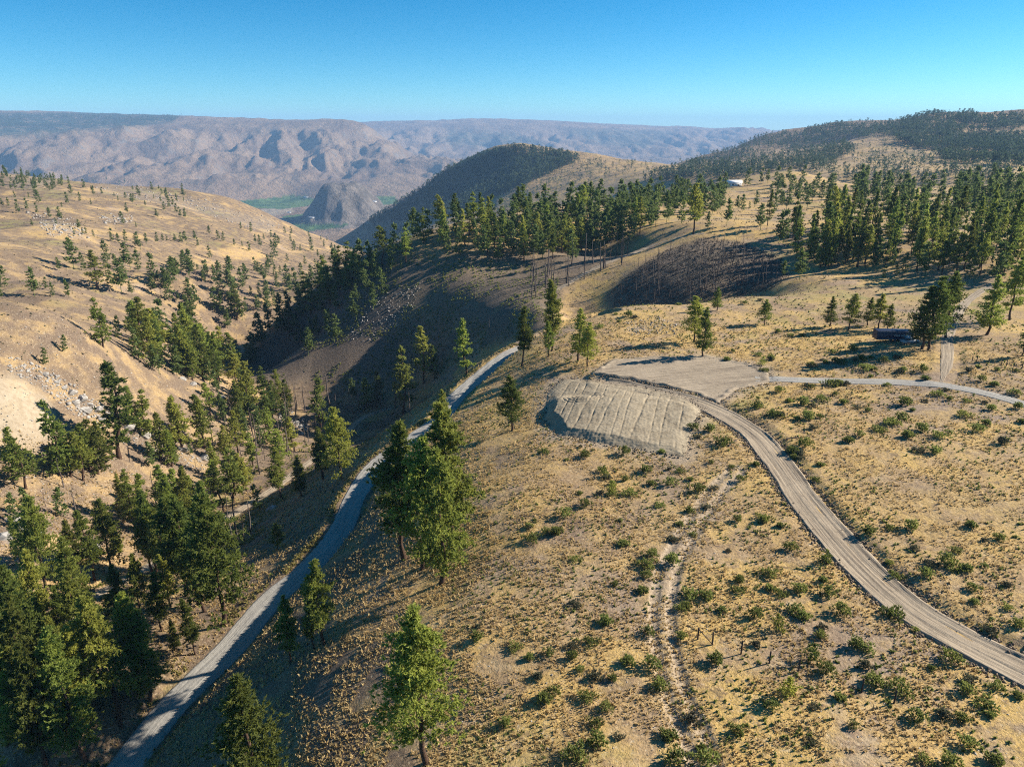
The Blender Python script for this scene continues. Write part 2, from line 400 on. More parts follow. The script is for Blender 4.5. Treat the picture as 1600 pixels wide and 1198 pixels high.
M_GROUND = ground_material()
M_GRAVEL = dirt_material("road_gravel", (0.27, 0.25, 0.22), (0.36, 0.335, 0.29))
M_DIRT = dirt_material("graded_dirt", (0.17, 0.132, 0.095), (0.38, 0.305, 0.215))
M_PAD = dirt_material("fill_dirt", (0.235, 0.188, 0.125), (0.335, 0.275, 0.188), streak=False)
M_BARK = simple("pine_bark", (0.10, 0.058, 0.035), (0.045, 0.03, 0.022), 4.0, 0.95, 0.5)
M_DEADWOOD = simple("grey_deadwood", (0.16, 0.13, 0.11), (0.06, 0.05, 0.045), 3.0, 0.95, 0.3)
M_CHAR = simple("charred_wood", (0.05, 0.042, 0.038), (0.13, 0.11, 0.10), 2.0, 0.95, 0.3)
M_PINE = leaf_material("pine_needles", (0.13, 0.17, 0.036), (0.35, 0.375, 0.072), 0.52)
M_PINE_DARK = leaf_material("fir_needles", (0.080, 0.118, 0.036), (0.185, 0.225, 0.060), 0.45)
M_FAR_PINE = leaf_material("distant_needles", (0.038, 0.062, 0.030), (0.085, 0.118, 0.045), 0.35, 0.05, 0.0)
M_SHRUB = leaf_material("bitterbrush_leaves", (0.155, 0.18, 0.045), (0.28, 0.30, 0.08), 0.48, 1.6, 0.5)
M_SAGE = leaf_material("sage_leaves", (0.10, 0.10, 0.06), (0.20, 0.185, 0.10), 0.25, 1.6, 0.4)
M_GRASS = leaf_material("dry_grass_blades", (0.46, 0.33, 0.145), (0.68, 0.515, 0.255), 0.4, 0.9, 0.0)
M_ROCK = simple("granite", (0.40, 0.37, 0.33), (0.20, 0.18, 0.16), 1.6, 0.9, 0.6)

# ------------------------------------------------------------------ mesh helpers
def mesh_np(name, v, f, mats, smooth=False, uv=None):
    v = np.asarray(v, np.float32); f = np.asarray(f, np.int32)
    me = bpy.data.meshes.new(name)
    k = f.shape[1]
    me.vertices.add(len(v)); me.vertices.foreach_set("co", v.ravel())
    me.loops.add(f.size); me.loops.foreach_set("vertex_index", f.ravel())
    me.polygons.add(len(f)); me.polygons.foreach_set("loop_start", np.arange(0, f.size, k, dtype=np.int32))
    if smooth: me.polygons.foreach_set("use_smooth", np.ones(len(f), bool))
    for m in (mats if isinstance(mats, (list, tuple)) else [mats]): me.materials.append(m)
    if uv is not None:
        l = me.uv_layers.new(name="UVMap"); l.data.foreach_set("uv", np.asarray(uv, np.float32)[f.ravel()].ravel())
    me.update(); me.validate()
    return me
def link(name, me, parent=None, loc=None, rz=0.0, sc=None):
    o = bpy.data.objects.new(name, me); COL.objects.link(o)
    if parent is not None: o.parent = parent
    if loc is not None: o.location = loc
    if rz: o.rotation_euler = (0, 0, rz)
    if sc is not None: o.scale = (sc, sc, sc) if np.isscalar(sc) else sc
    return o
def tag(o, label, cat, group=None):
    o["label"] = label; o["category"] = cat
    if group: o["group"] = group
    return o
def structure(o): o["kind"] = "structure"; return o
class MB:
    def __init__(s): s.v = []; s.f = []; s.n = 0
    def add(s, v, f):
        s.v.append(np.asarray(v, float).reshape(-1, 3)); s.f.append(np.asarray(f, int) + s.n); s.n += len(s.v[-1])
    def quad_box(s, c, d, rz=0.0):
        a = np.array([[x, y, z] for z in (-.5, .5) for y in (-.5, .5) for x in (-.5, .5)]) * np.array(d)
        R = np.array([[math.cos(rz), -math.sin(rz), 0], [math.sin(rz), math.cos(rz), 0], [0, 0, 1]])
        s.add(a @ R.T + np.array(c), [[0, 2, 3, 1], [4, 5, 7, 6], [0, 1, 5, 4], [2, 6, 7, 3], [0, 4, 6, 2], [1, 3, 7, 5]])
    def tube(s, pts, rad, n=6):
        """quads round a polyline, with an end cap"""
        pts = np.asarray(pts, float); k = len(pts)
        t = np.gradient(pts, axis=0); t /= np.linalg.norm(t, axis=1)[:, None] + 1e-9
        ref = np.array([1.0, 0.13, 0.07]) if abs(t[0][0]) < 0.8 else np.array([0.05, 1.0, 0.1])
        a = np.cross(t, ref); a /= np.linalg.norm(a, axis=1)[:, None]; b_ = np.cross(t, a)
        an = np.arange(n) * 2 * np.pi / n
        r = np.broadcast_to(np.asarray(rad, float), (k,))
        v = pts[:, None] + r[:, None, None] * (np.cos(an)[None, :, None] * a[:, None] + np.sin(an)[None, :, None] * b_[:, None])
        f = []
        for i in range(k - 1):
            for j in range(n):
                f.append([i * n + j, i * n + (j + 1) % n, (i + 1) * n + (j + 1) % n, (i + 1) * n + j])
        q = (k - 1) * n
        for j in range(0, n - 2, 2): f.append([q, q + j + 1, q + j + 2, q + (j + 3) % n if j + 3 < n else q])
        f = [x if len(set(x)) == 4 else [x[0], x[1], x[2], x[2]] for x in f]
        s.add(v, [x for x in f if len(set(x)) == 4])
    def mesh(s, name, mat, smooth=False): return mesh_np(name, np.concatenate(s.v), np.concatenate(s.f), mat, smooth)

# ------------------------------------------------------------------ roads, pad: shape the ground first
def resample(P, step):
    P = np.asarray(P, float); k = len(P)
    # Catmull-Rom through the points, then even spacing
    Q = np.vstack([2 * P[0] - P[1], P, 2 * P[-1] - P[-2]]); out = []
    for i in range(1, k):
        for t in np.linspace(0, 1, 24, endpoint=False):
            a, b_, c, d = Q[i - 1], Q[i], Q[i + 1], Q[i + 2]
            out.append(0.5 * (2 * b_ + (c - a) * t + (2 * a - 5 * b_ + 4 * c - d) * t * t + (3 * b_ - a - 3 * c + d) * t ** 3))
    out.append(P[-1]); out = np.array(out)
    s = np.r_[0, np.cumsum(np.linalg.norm(np.diff(out[:, :2], axis=0), axis=1))]
    n = max(int(s[-1] / step), 4); ss = np.linspace(0, s[-1], n)
    return np.stack([np.interp(ss, s, out[:, i]) for i in range(out.shape[1])], -1), ss
def smooth1(z, k):
    z = np.r_[[z[0]] * k, z, [z[-1]] * k]
    return np.convolve(z, np.ones(2 * k + 1) / (2 * k + 1), 'valid')
def near_path(x, y, path):
    best = np.full(x.shape, 1e9); bz = np.zeros(x.shape)
    for i in range(len(path)):
        d = (x - path[i, 0]) ** 2 + (y - path[i, 1]) ** 2
        m = d < best; best[m] = d[m]; bz[m] = path[i, 2]
    return np.sqrt(best), bz
def flatten(path, half, blend):
    m = (XX > path[:, 0].min() - 15) & (XX < path[:, 0].max() + 15) & (YY > path[:, 1].min() - 15) & (YY < path[:, 1].max() + 15)
    d, z = near_path(XX[m], YY[m], path)
    w = 1 - sstep(half, half + blend, d)
    ZZ[m] = ZZ[m] * (1 - w) + z * w
def path_from(pix, step=1.2, sm=9, dz=0.0):
    a = np.array(pix, float); x, y, z, r = hit(a[:, 0], a[:, 1])
    P, ss = resample(np.stack([x, y], -1), step)
    z = smooth1(hz(P[:, 0], P[:, 1]), sm) + dz
    return np.c_[P, z], ss
def ribbon(name, path, ss, width, mat, prof, lift=0.06, wob=0.25, taper=0.0):
    """a strip with a cross profile of ruts and berms: prof(t) for t in -1..1"""
    t2 = np.gradient(path[:, :2], axis=0); t2 /= np.linalg.norm(t2, axis=1)[:, None]
    nrm = np.c_[t2[:, 1], -t2[:, 0]]
    T = np.linspace(-1, 1, 25)
    wl_ = width / 2 * (1 + wob * 0.5 * (perlin(ss / 11.0, ss * 0 + 3.3) + 0.6 * perlin(ss / 1.7, ss * 0 + 2.1)))
    wr_ = width / 2 * (1 + wob * 0.5 * (perlin(ss / 11.0, ss * 0 + 8.3) + 0.6 * perlin(ss / 1.7, ss * 0 + 6.1)))
    if taper:      # the gravel thins out at the near end
        tp = 0.25 + 0.75 * sstep(0, taper, ss); wl_ = wl_ * tp; wr_ = wr_ * tp
    off = np.where(T[None] < 0, T[None] * wl_[:, None], T[None] * wr_[:, None])
    X = path[:, 0:1] + nrm[:, 0:1] * off; Y = path[:, 1:2] + nrm[:, 1:2] * off
    sw = 0.07 * perlin(ss / 14.0, ss * 0 + 1.7)[:, None] + 0.02 * perlin(ss / 3.0, ss * 0 + 5.7)[:, None]
    Z = np.maximum(hz(X, Y), path[:, 2:3] - 0.3) + lift + prof(np.clip(T[None] + sw * (np.abs(T) < 0.8), -1, 1)) * (0.6 + 0.7 * np.abs(perlin(ss[:, None] / 5.0 + T * 0, T[None] * 4 + ss[:, None] * 0)) * 2) + 0.05 * fbm(X, Y, 1.2, 3)
    Z[:, 0] -= 0.3; Z[:, -1] -= 0.3
    k, n = len(path), len(T)
    ii = np.arange(k * n).reshape(k, n)
    f = np.stack([ii[:-1, :-1], ii[:-1, 1:], ii[1:, 1:], ii[1:, :-1]], -1).reshape(-1, 4)
    uv = np.stack([off, np.broadcast_to(ss[:, None], off.shape)], -1).reshape(-1, 2)
    return structure(link(name, mesh_np(name, np.stack([X, Y, Z], -1).reshape(-1, 3), f, mat, True, uv)))

road_p, road_s = path_from([(95,1275),(170,1198),(250,1110),(350,1012),(420,935),(480,880),(530,820),(555,770),(590,722),(640,680),(685,648),(720,610),(765,570),(800,541)], sm=12, dz=-1.0)
ext = road_p[-1] + (road_p[-1] - road_p[-6]) / 5 * np.arange(1, 14)[:, None] * 1.4
ext[:, 0] += 0.09 * np.arange(1, 14) ** 2; ext[:, 2] = road_p[-1, 2]
road_p = np.vstack([road_p, ext]); road_s = np.r_[0, np.cumsum(np.linalg.norm(np.diff(road_p[:, :2], axis=0), axis=1))]
flatten(road_p, 2.6, 2.6)
drive_p, drive_s = path_from([(1630,1058),(1600,1044),(1500,995),(1420,948),(1350,886),(1300,830),(1250,768),(1215,718),(1180,678),(1130,645),(1080,624),(1010,607),(945,598)], dz=-0.3)
flatten(drive_p, 2.8, 1.6)
lane_p, lane_s = path_from([(1180,591),(1250,594),(1330,596),(1400,597),(1470,602),(1530,612),(1580,625),(1640,645)])
flatten(lane_p, 2.0, 1.2)
spur_p, spur_s = path_from([(1470,600),(1476,580),(1480,563),(1480,545),(1482,525),(1492,500),(1510,472),(1540,452),(1590,440)])
flatten(spur_p, 2.2, 1.5)
gulch_p, gulch_s = path_from([(20,1010),(70,982),(127,951),(190,912),(260,868),(340,818),(430,762),(490,716),(530,690),(565,657),(612,632)], sm=15)
flatten(gulch_p, 2.0, 3.0)
crest_p, crest_s = path_from([(868,455),(905,432),(955,408),(1010,388),(1060,371),(1100,364)], sm=6)
flatten(crest_p, 1.6, 2.0)

# graded pad: levelled cut, and a pushed-out fill slope below it
pad_px = [(925,589),(958,567),(1030,560),(1105,559),(1165,568),(1196,578),(1200,596),(1150,606),(1122,628),(1085,612),(1010,598)]
fill_px = [(852,655),(858,612),(880,592),(930,596),(1010,606),(1075,622),(1098,640),(1082,665),(1068,712),(1010,704),(930,690),(872,680)]
def poly_world(px):
    a = np.array(px, float); x, y, z, r = hit(a[:, 0], a[:, 1]); return np.stack([x, y], -1), z
pad_w, pad_z = poly_world(pad_px); fill_w, fill_z = poly_world(fill_px)
PADZ = float(np.median(pad_z)) + 0.1
def poly_dist(x, y, P):
    d = np.full(x.shape, 1e9)
    for i in range(len(P)):
        a, b_ = P[i], P[(i + 1) % len(P)]; e = b_ - a
        t = np.clip(((x - a[0]) * e[0] + (y - a[1]) * e[1]) / (e @ e), 0, 1)
        d = np.minimum(d, np.hypot(x - a[0] - t * e[0], y - a[1] - t * e[1]))
    return np.where(inside(x, y, P), d, -d)
mm = RR < 260
dp = poly_dist(XX[mm], YY[mm], pad_w)
w_ = sstep(-1.5, 0.3, dp)
ZZ[mm] = ZZ[mm] * (1 - w_) + PADZ * w_
def grid_patch(name, P, res, zfun, mat, margin):
    x0, y0 = P.min(0) - margin; x1, y1 = P.max(0) + margin
    gx, gy = np.meshgrid(np.arange(x0, x1, res), np.arange(y0, y1, res))
    wobx = gx + 0.7 * fbm(gx, gy, 3.5, 4); woby = gy + 0.7 * fbm(gx + 40, gy, 3.5, 4)
    d = poly_dist(wobx, woby, P)
    z = zfun(gx, gy, d)
    keep = d > -margin * 0.9
    ii = np.arange(gx.size).reshape(gx.shape)
    q = np.stack([ii[:-1, :-1], ii[:-1, 1:], ii[1:, 1:], ii[1:, :-1]], -1).reshape(-1, 4)
    q = q[keep.ravel()[q].all(1)]
    used, inv = np.unique(q, return_inverse=True)
    v = np.stack([gx, gy, z], -1).reshape(-1, 3)[used]
    uv = np.c_[v[:, 1] * 0.96 - v[:, 0] * 0.28, v[:, 0] * 0.96 + v[:, 1] * 0.28]
    return structure(link(name, mesh_np(name, v, inv.reshape(-1, 4), mat, True, uv)))
def pad_z_fun(x, y, d):
    a = (x * 0.96 + y * 0.28); b_ = (y * 0.96 - x * 0.28)
    rut = 0.08 * np.abs(perlin(a / 14.0, b_ / 0.9)) + 0.05 * perlin(a / 20.0, b_ / 0.45)
    berm = 0.45 * np.exp(-((d - 0.4) / 0.5) ** 2) * (0.5 + 0.7 * perlin(x / 2.2, y / 2.2))
    return np.where(d > -0.35, hz(x, y) + 0.07 + rut * sstep(0, 1.5, d) + np.maximum(berm, 0), hz(x, y) - 0.25)
FC = fill_w.mean(0)
_ax = np.array([0.975, -0.22]); _dn = np.array([-0.22, -0.975])
def fill_z_fun(x, y, d):
    a = (x - FC[0]) * _ax[0] + (y - FC[1]) * _ax[1]; b_ = (x - FC[0]) * _dn[0] + (y - FC[1]) * _dn[1]
    th = np.minimum(1.35, 0.7 * np.maximum(d, 0)) + 0.05 * fbm(x, y, 2.0, 3) + 0.15 * fbm(x, y, 7.0, 2)
    up = sstep(2, 9, b_ + 11.5)           # thins towards the road that feeds it
    th = th * (0.15 + 0.85 * up) * (1 - 0.62 * sstep(-4, 10, a)) * (1 - 0.3 * sstep(0, 10, b_))
    ph = (a + 0.12 * perlin(b_ / 5.0, a / 6.0) + 1.3 * perlin(a / 4.5, a * 0) + 0.06 * b_) / 2.15
    fine = -0.05 * np.abs(perlin(a / 0.5, b_ / 9.0)); groove = fine - 0.13 * np.exp(-((ph - np.round(ph)) / 0.055) ** 2) * sstep(1.2, 2.5, d) * (0.4 + 0.8 * np.abs(perlin(a / 3.0, b_ / 3.0)) * 2)
    rr = np.hypot(a + 7.5, b_ + 5.0)
    arc = -0.14 * np.exp(-((rr / 0.8 - np.round(rr / 0.8)) / 0.2) ** 2) * (rr < 4.5) * (rr > 1.0)
    lug = 0.05 * perlin(a / 0.6, b_ / 0.35)
    return np.where(d > -0.3, hz(x, y) + 0.05 + th + groove + arc + lug, hz(x, y) - 0.3)
grid_patch("dirt_pad", pad_w, 0.32, pad_z_fun, M_DIRT, 0.8)
grid_patch("fill_slope", fill_w, 0.15, fill_z_fun, M_PAD, 0.8)

def ruts(T):
    return (0.03 * np.cos(T * 9) + 0.03 * np.cos(T * 23 + 1)) * (np.abs(T) < 0.8) + 0.17 * np.exp(-((np.abs(T) - 0.86) / 0.08) ** 2)
def hard(T): return 0.05 * (1 - T * T) - 0.03 * np.exp(-((np.abs(T) - 0.45) / 0.15) ** 2)
ribbon("gravel_road", road_p, road_s, 4.6, M_GRAVEL, hard)
ribbon("dirt_driveway", drive_p, drive_s, 5.2, M_DIRT, ruts, 0.07, 0.22)
ribbon("gravel_lane", lane_p, lane_s, 3.6, M_GRAVEL, hard)
ribbon("gravel_spur", spur_p, spur_s, 2.6, M_DIRT, hard, 0.03, 0.4, 16.0)
ribbon("canyon_road", gulch_p, gulch_s, 2.6, M_DIRT, hard)
ribbon("crest_track", crest_p, crest_s, 2.6, M_DIRT, hard)

# faint two-track across the bench (worn ruts in the ground itself)
track_p, track_s = path_from([(1115,1230),(1085,1150),(1055,1080),(1038,1000),(1035,950),(1045,890),(1070,840),(1095,800),(1120,765),(1150,735)])
m = RR < 130
d_t, _z = near_path(XX[m], YY[m], track_p)
TRACK = np.zeros_like(XX)
TRACK[m] = sstep(0.8, 0.35, np.abs(d_t - 1.0)) + 0.3 * sstep(2.6, 1.2, d_t)
ZZ[m] -= 0.2 * sstep(0.7, 0.2, np.abs(d_t - 1.0))
m = RR < 220      # loose spoil thrown round the graded earth
sp_ = np.maximum(poly_dist(XX[m], YY[m], fill_w), poly_dist(XX[m], YY[m], pad_w)) + 1.6 * fbm(XX[m], YY[m], 4.0, 3)
TRACK[m] = np.maximum(TRACK[m], sstep(-4.5, -0.5, sp_) * 0.9)

# ------------------------------------------------------------------ the ground sheet and its land cover
UU, VV, _dep = pixel(XX, YY, ZZ)
gx_, gy_ = np.gradient(ZZ, axis=1), np.gradient(ZZ, axis=0)
slope = np.hypot(gx_ / (RR * (TH[1] - TH[0])), gy_ / (RR * (LR[1] - LR[0])))
def px_mask(poly, rmin, rmax): return (inside(UU, VV, poly) & (RR > rmin) & (RR < rmax)).astype(float)
def soft(a, n=3):
    for _ in range(n):
        a = (a + np.roll(a, 1, 0) + np.roll(a, -1, 0) + np.roll(a, 1, 1) + np.roll(a, -1, 1)) / 5
    return a
FAR = sstep(1300, 3200, RR)
ROCK = FAR * sstep(0.42, 0.8, slope) * 0.45
ROCK = np.maximum(ROCK, np.where((RR > 2700) & (bd < 300) & (ZZ > VALLEY + 8), 0.95, 0))
for poly, a, b_ in [([(15,555),(70,575),(130,610),(170,640),(165,675),(110,645),(60,605),(10,580)],150,300),([(190,660),(260,690),(340,715),(330,735),(250,712),(185,685)],150,280),
   ([(420,640),(455,645),(485,665),(470,680),(430,668)],150,330),([(560,450),(660,440),(640,500),(580,535),(540,530)],240,420),([(60,335),(110,345),(135,370),(90,368),(50,350)],400,900),
   ([(150,335),(200,335),(205,352),(165,348)],500,1200),([(0,260),(60,262),(100,290),(60,300),(0,296)],600,1300),([(150,280),(330,310),(440,345),(430,370),(300,330),(140,300)],600,1400),
   ([(0,795),(60,790),(80,850),(0,870)],100,200),([(975,505),(1030,498),(1065,510),(1050,520),(985,522)],140,230),([(1290,470),(1360,465),(1370,480),(1290,485)],150,260)]:
    ROCK = np.maximum(ROCK, soft(px_mask(poly, a, b_), 8) * 0.42)
BURN_SHADE = soft(px_mask([(955,490),(940,474),(950,450),(985,424),(1040,390),(1100,370),(1160,378),(1215,402),(1235,432),(1200,455),(1100,474)], 225, 350), 14)
SCREE_SHADE = soft(px_mask([(395,605),(400,560),(440,495),(520,445),(600,402),(740,385),(860,392),(1000,392),(930,425),(880,462),(862,515),(765,545),(640,592),(520,600)], 235, 420), 8)
BURN_SHADE = np.maximum(BURN_SHADE, SCREE_SHADE * 0.85)      # grey-brown scree on the ridge flank, darkened to deepen its shade
FIELD = px_mask([(355,316),(470,305),(500,312),(480,322),(440,327),(375,324)], 3000, 6000) + px_mask([(440,352),(470,345),(540,339),(560,345),(530,357),(470,362)], 2500, 5000) \
      + px_mask([(575,300),(615,305),(625,318),(585,322)], 3000, 7000) + px_mask([(440,338),(475,334),(470,343),(445,346)], 3000, 5000)
FIELD = np.clip(FIELD, 0, 1) * (ZZ < VALLEY + 25)
LAWN = px_mask([(1045,300),(1070,286),(1140,285),(1125,298)], 450, 900)
SAND = soft(px_mask([(-80,580),(30,590),(75,625),(95,660),(60,705),(0,690),(-80,690)], 120, 260), 5)
SAND = np.maximum(SAND, px_mask([(385,330),(455,322),(460,331),(420,339)], 2500, 6000) * 0.9 * (ZZ < VALLEY + 25))
YEL = (sstep(-0.1, 0.3, fbm(XX, YY, 30.0, 3)) * 0.6 + 0.4) * sstep(-0.22, -0.08, TT) + sstep(0.1, 0.35, fbm(XX, YY, 45.0, 3)) * 0.4
GREEN = sstep(0.1, 0.4, fbm(XX + 300, YY, 60.0, 3)) * (1 - sstep(0.2, 0.5, slope)) * 0.8 + px_mask([(1150,470),(1250,445),(1400,445),(1420,480),(1280,490)], 150, 320) * 0.5
GREEN = GREEN * (1 - FAR) + FAR * np.maximum.reduce([soft(px_mask([(-200,176),(285,176),(268,192),(150,203),(60,212),(-200,215)], 4500, 15000), 4), soft(px_mask([(700,205),(800,208),(860,225),(760,232),(690,222)], 7000, 15000), 4) * 0.8, soft(px_mask([(880,200),(1060,205),(1010,232),(930,225)], 7000, 15000), 4) * 0.7])
vs = np.stack([XX, YY, ZZ], -1).reshape(-1, 3)
ii = np.arange(NR * NT).reshape(NR, NT)
fq = np.stack([ii[:-1, :-1], ii[:-1, 1:], ii[1:, 1:], ii[1:, :-1]], -1).reshape(-1, 4)
gme = mesh_np("ground", vs, fq, M_GROUND, True)
for nm, ch in (("cov", (ROCK, BURN_SHADE, np.maximum(FIELD, LAWN), SAND)), ("cov2", (FAR, YEL, GREEN, TRACK))):
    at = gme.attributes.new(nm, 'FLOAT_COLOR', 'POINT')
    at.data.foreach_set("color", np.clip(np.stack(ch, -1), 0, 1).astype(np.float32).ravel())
structure(link("ground", gme))

# ------------------------------------------------------------------ trees
def tri_tufts(cen, out, size, n, rng, up=0.35, wide=0.42):
    """spiky needle tufts: n slim triangles fanned round each centre"""
    k = len(cen)
    d = rng.normal(size=(k, n, 3)) * 0.75 + out[:, None] * 0.7
    d[..., 2] += up
    d /= np.linalg.norm(d, axis=-1, keepdims=True) + 1e-9
    s = rng.normal(size=(k, n, 3)); s -= (s * d).sum(-1, keepdims=True) * d; s /= np.linalg.norm(s, axis=-1, keepdims=True) + 1e-9
    L = size[:, None, None] * rng.uniform(0.7, 1.25, (k, n, 1))
    c = cen[:, None] - d * L * 0.35
    v = np.stack([c + s * L * wide, c - s * L * wide, c + d * L * 1.35], 2).reshape(-1, 3)
    return v, np.arange(len(v)).reshape(-1, 3)
def make_pine(seed, H=20.0, width=0.4, base=0.28, nb=70, per=24, tri=5, size=0.4, shape=0.75, limbs=10, lean=0.0, trunk_r=None, sides=7, wide=0.4, clump=0.2):
    """a conifer H metres tall: (trunk verts/quads, crown verts/tris)"""
    rng = np.random.default_rng(seed)
    z = np.linspace(0, 1, 9)
    bend = np.c_[np.cumsum(rng.normal(0, 0.012, 9)) * H + lean * z * H * 0.1, np.cumsum(rng.normal(0, 0.012, 9)) * H, z * H]
    bend[:, :2] -= bend[0, :2]
    r0 = trunk_r or H * 0.0155
    rad = r0 * (1 - z) ** 0.8 + 0.03; rad[0] *= 1.35
    mb = MB(); p0 = bend.copy(); p0[0, 2] -= 0.6
    mb.tube(p0, rad, sides)
    ax = lambda t: np.stack([np.interp(t, z, bend[:, i]) for i in range(3)], -1)
    t = np.sort(base + (1 - base) * rng.random(nb) ** 0.92)
    q = (t - base) / (1 - base)
    prof = (1 - q) ** shape * (0.62 + 0.38 * sstep(0.0, 0.28, q))
    side = 1 + 0.22 * np.sin(rng.uniform(0, 6.28) + 2.0 * np.arange(nb) * 0.61)
    L = width * H * 0.5 * (prof * rng.uniform(0.62, 1.18, nb) * side + 0.05)
    az = np.arange(nb) * 2.399 + rng.normal(0, 0.5, nb)
    tilt = 0.25 - 0.35 * (1 - q) + rng.normal(0, 0.12, nb)
    dirs = np.stack([np.cos(az) * np.cos(tilt), np.sin(az) * np.cos(tilt), np.sin(tilt)], -1)
    root = ax(t)
    C, O, S = [], [], []
    for i in range(nb):
        k = max(2, int(per * (0.35 + 0.8 * L[i] / (width * H * 0.5))))
        s = 0.3 + 0.72 * rng.random(k) ** 0.75
        if q[i] > 0.85: s = rng.random(k)
        sag = -0.10 * s * s * L[i] + 0.14 * s ** 3 * L[i]
        c = root[i] + dirs[i] * (s * L[i])[:, None]; c[:, 2] += sag
        sp = L[i] * clump + size * 0.5
        off = rng.normal(size=(k, 3)) * sp * np.array([1, 1, 0.5]) * (0.5 + 0.5 * s)[:, None]
        C.append(c + off); O.append(np.broadcast_to(dirs[i], (k, 3)) + off / (sp + 1e-6) * 0.35); S.append(rng.uniform(0.75, 1.25, k) * size)
    nk = 8 if nb > 12 else 2
    top = ax(np.linspace(0.93, 1.0, nk)); C.append(top + rng.normal(size=(nk, 3)) * size * 0.3); O.append(np.tile([[0, 0, 1.0]], (nk, 1))); S.append(np.full(nk, size * 0.9))
    cv, cf = tri_tufts(np.concatenate(C), np.concatenate(O), np.concatenate(S), tri, rng, 0.35, wide)
    for i in rng.choice(nb, min(limbs, nb), replace=False):
        e = root[i] + dirs[i] * L[i] * 0.85
        mid_ = (root[i] + e) / 2 - np.array([0, 0, 0.05 * L[i]])
        mb.tube(np.array([root[i], mid_, e]), np.array([0.35, 0.22, 0.08]) * r0 * (1.1 - t[i]) + 0.012, 3)
    for i in range(limbs // 3):      # dead stubs under the crown
        tt = rng.uniform(0.08, base + 0.05); a = rng.uniform(0, 6.28); p = ax(np.array([tt]))[0]
        e = p + np.array([math.cos(a), math.sin(a), rng.uniform(-0.3, 0.2)]) * rng.uniform(0.5, 1.5)
        mb.tube(np.array([p, (p + e) / 2, e]), np.array([0.05, 0.035, 0.015]), 3)
    return np.concatenate(mb.v), np.concatenate(mb.f), cv, cf
def make_snag(seed, H=14.0, lean=0.3, nbr=14, broken=False, sides=5):
    rng = np.random.default_rng(seed); mb = MB()
    z = np.linspace(0, 1, 7); b_ = np.c_[np.cumsum(rng.normal(0, 0.012, 7)) * H + lean * z * H * 0.1, np.cumsum(rng.normal(0, 0.012, 7)) * H, z * H]
    b_[:, :2] -= b_[0, :2]; b_[0, 2] -= 0.5
    mb.tube(b_, (0.22 * (1 - z) + (0.09 if broken else 0.04)) * H / 14.0 + 0.04, sides)
    for i in range(nbr):
        t = rng.uniform(0.25, 0.97); p = np.array([np.interp(t, z, b_[:, j]) for j in range(3)]); a = rng.uniform(0, 6.28)
        l = rng.uniform(0.4, 1.9) * (1.25 - t) * H / 14
        e = p + np.array([math.cos(a), math.sin(a), rng.uniform(-0.35, 0.25)]) * l
        mb.tube(np.array([p, (p + e) / 2 + [0, 0, -0.06], e]), np.array([0.05, 0.035, 0.012]) * H / 14 + 0.008, 3)
    return np.concatenate(mb.v), np.concatenate(mb.f)

def zl(ox, oy, s, rows): return [(ox + a[0] / s,) + tuple(oy + w / s for w in a[1:]) for a in rows]
S5 = 5.323
# (u, v of the foot, v of the tip) read off the photograph
PINES = []
PINES += zl(0, 240, S5, [(40,1110,930),(15,1198,1110),(290,1190,945),(385,1130,1025),(440,1190,1070),(575,1198,1045),(615,960,700),(700,970,820),(495,975,860),(815,1130,800),
 (880,960,830),(895,900,720),(935,1110,920),(1010,1150,870),(1040,1060,870),(1100,1180,1055),(960,930,830),(1085,960,735),(1150,980,800),(1385,1120,945),(1450,1050,870),(1530,980,805),
 (1570,1010,800),(1260,1160,1020),(935,735,620),(985,745,660),(1050,735,630),(1130,740,665),(1170,800,650),(1220,755,660),(1305,740,655),(1355,730,670),(1390,730,675),
 (1450,735,670),(1505,740,655),(1550,740,645),(650,630,545),(715,670,615),(620,680,640),(690,675,615),(780,690,650),(275,605,545),(155,495,380),(30,440,370),(70,440,365),
 (125,370,310),(225,470,370),(300,370,270),(320,410,300),(310,500,410),(415,540,445),(515,560,440),(470,590,540),(240,370,320),(560,420,320),(665,400,320),(760,425,375),
 (515,450,410),(1025,590,480),(1135,615,575),(1365,475,400),(1500,525,445),(1210,435,390),(1475,400,365),(1385,380,285),(1345,340,290),(1320,300,260),(985,395,350),
 (1045,375,320),(950,360,330),(1165,360,300),(1105,305,265),(995,260,205),(1040,250,205),(885,220,190),(775,240,200),(700,290,215),(760,300,275),(575,245,215),
 (1280,375,340),(1530,400,360)])
PINES += zl(250, 340, S5, [(290,190,105),(315,240,165),(410,140,65),(485,180,105),(530,200,115),(620,235,175),(685,240,195),(745,280,200),(795,215,140),(835,240,145),(865,185,135),
 (925,170,105),(960,250,130),(930,260,180),(990,225,150),(960,335,200),(1110,280,200),(1170,280,225),(1265,285,160),(1240,160,110),(1340,185,150),(1390,195,160),(1430,300,210),
 (1460,310,225),(1315,330,265),(1365,335,300),(1210,395,320),(1295,430,345),(1060,365,300),(415,340,235),(205,410,275),(250,490,265),(120,505,330),(50,590,415),(315,440,385),
 (400,480,350),(375,540,430),(500,525,355),(575,450,320),(590,560,420),(610,700,430),(700,570,500),(640,850,560),(795,445,330),(760,645,565),(885,670,475),(960,490,390),
 (1000,480,400),(980,590,460),(1050,560,395),(1080,620,470),(245,700,500),(285,740,560),(455,770,580),(510,800,620),(150,690,640),(1235,590,465)])
PINES += zl(0, 500, 2.994, [(480,125,-110),(555,85,-20),(650,190,30),(745,250,110),(870,260,20),(905,270,60),(950,280,40),(305,145,105),(215,208,160)])
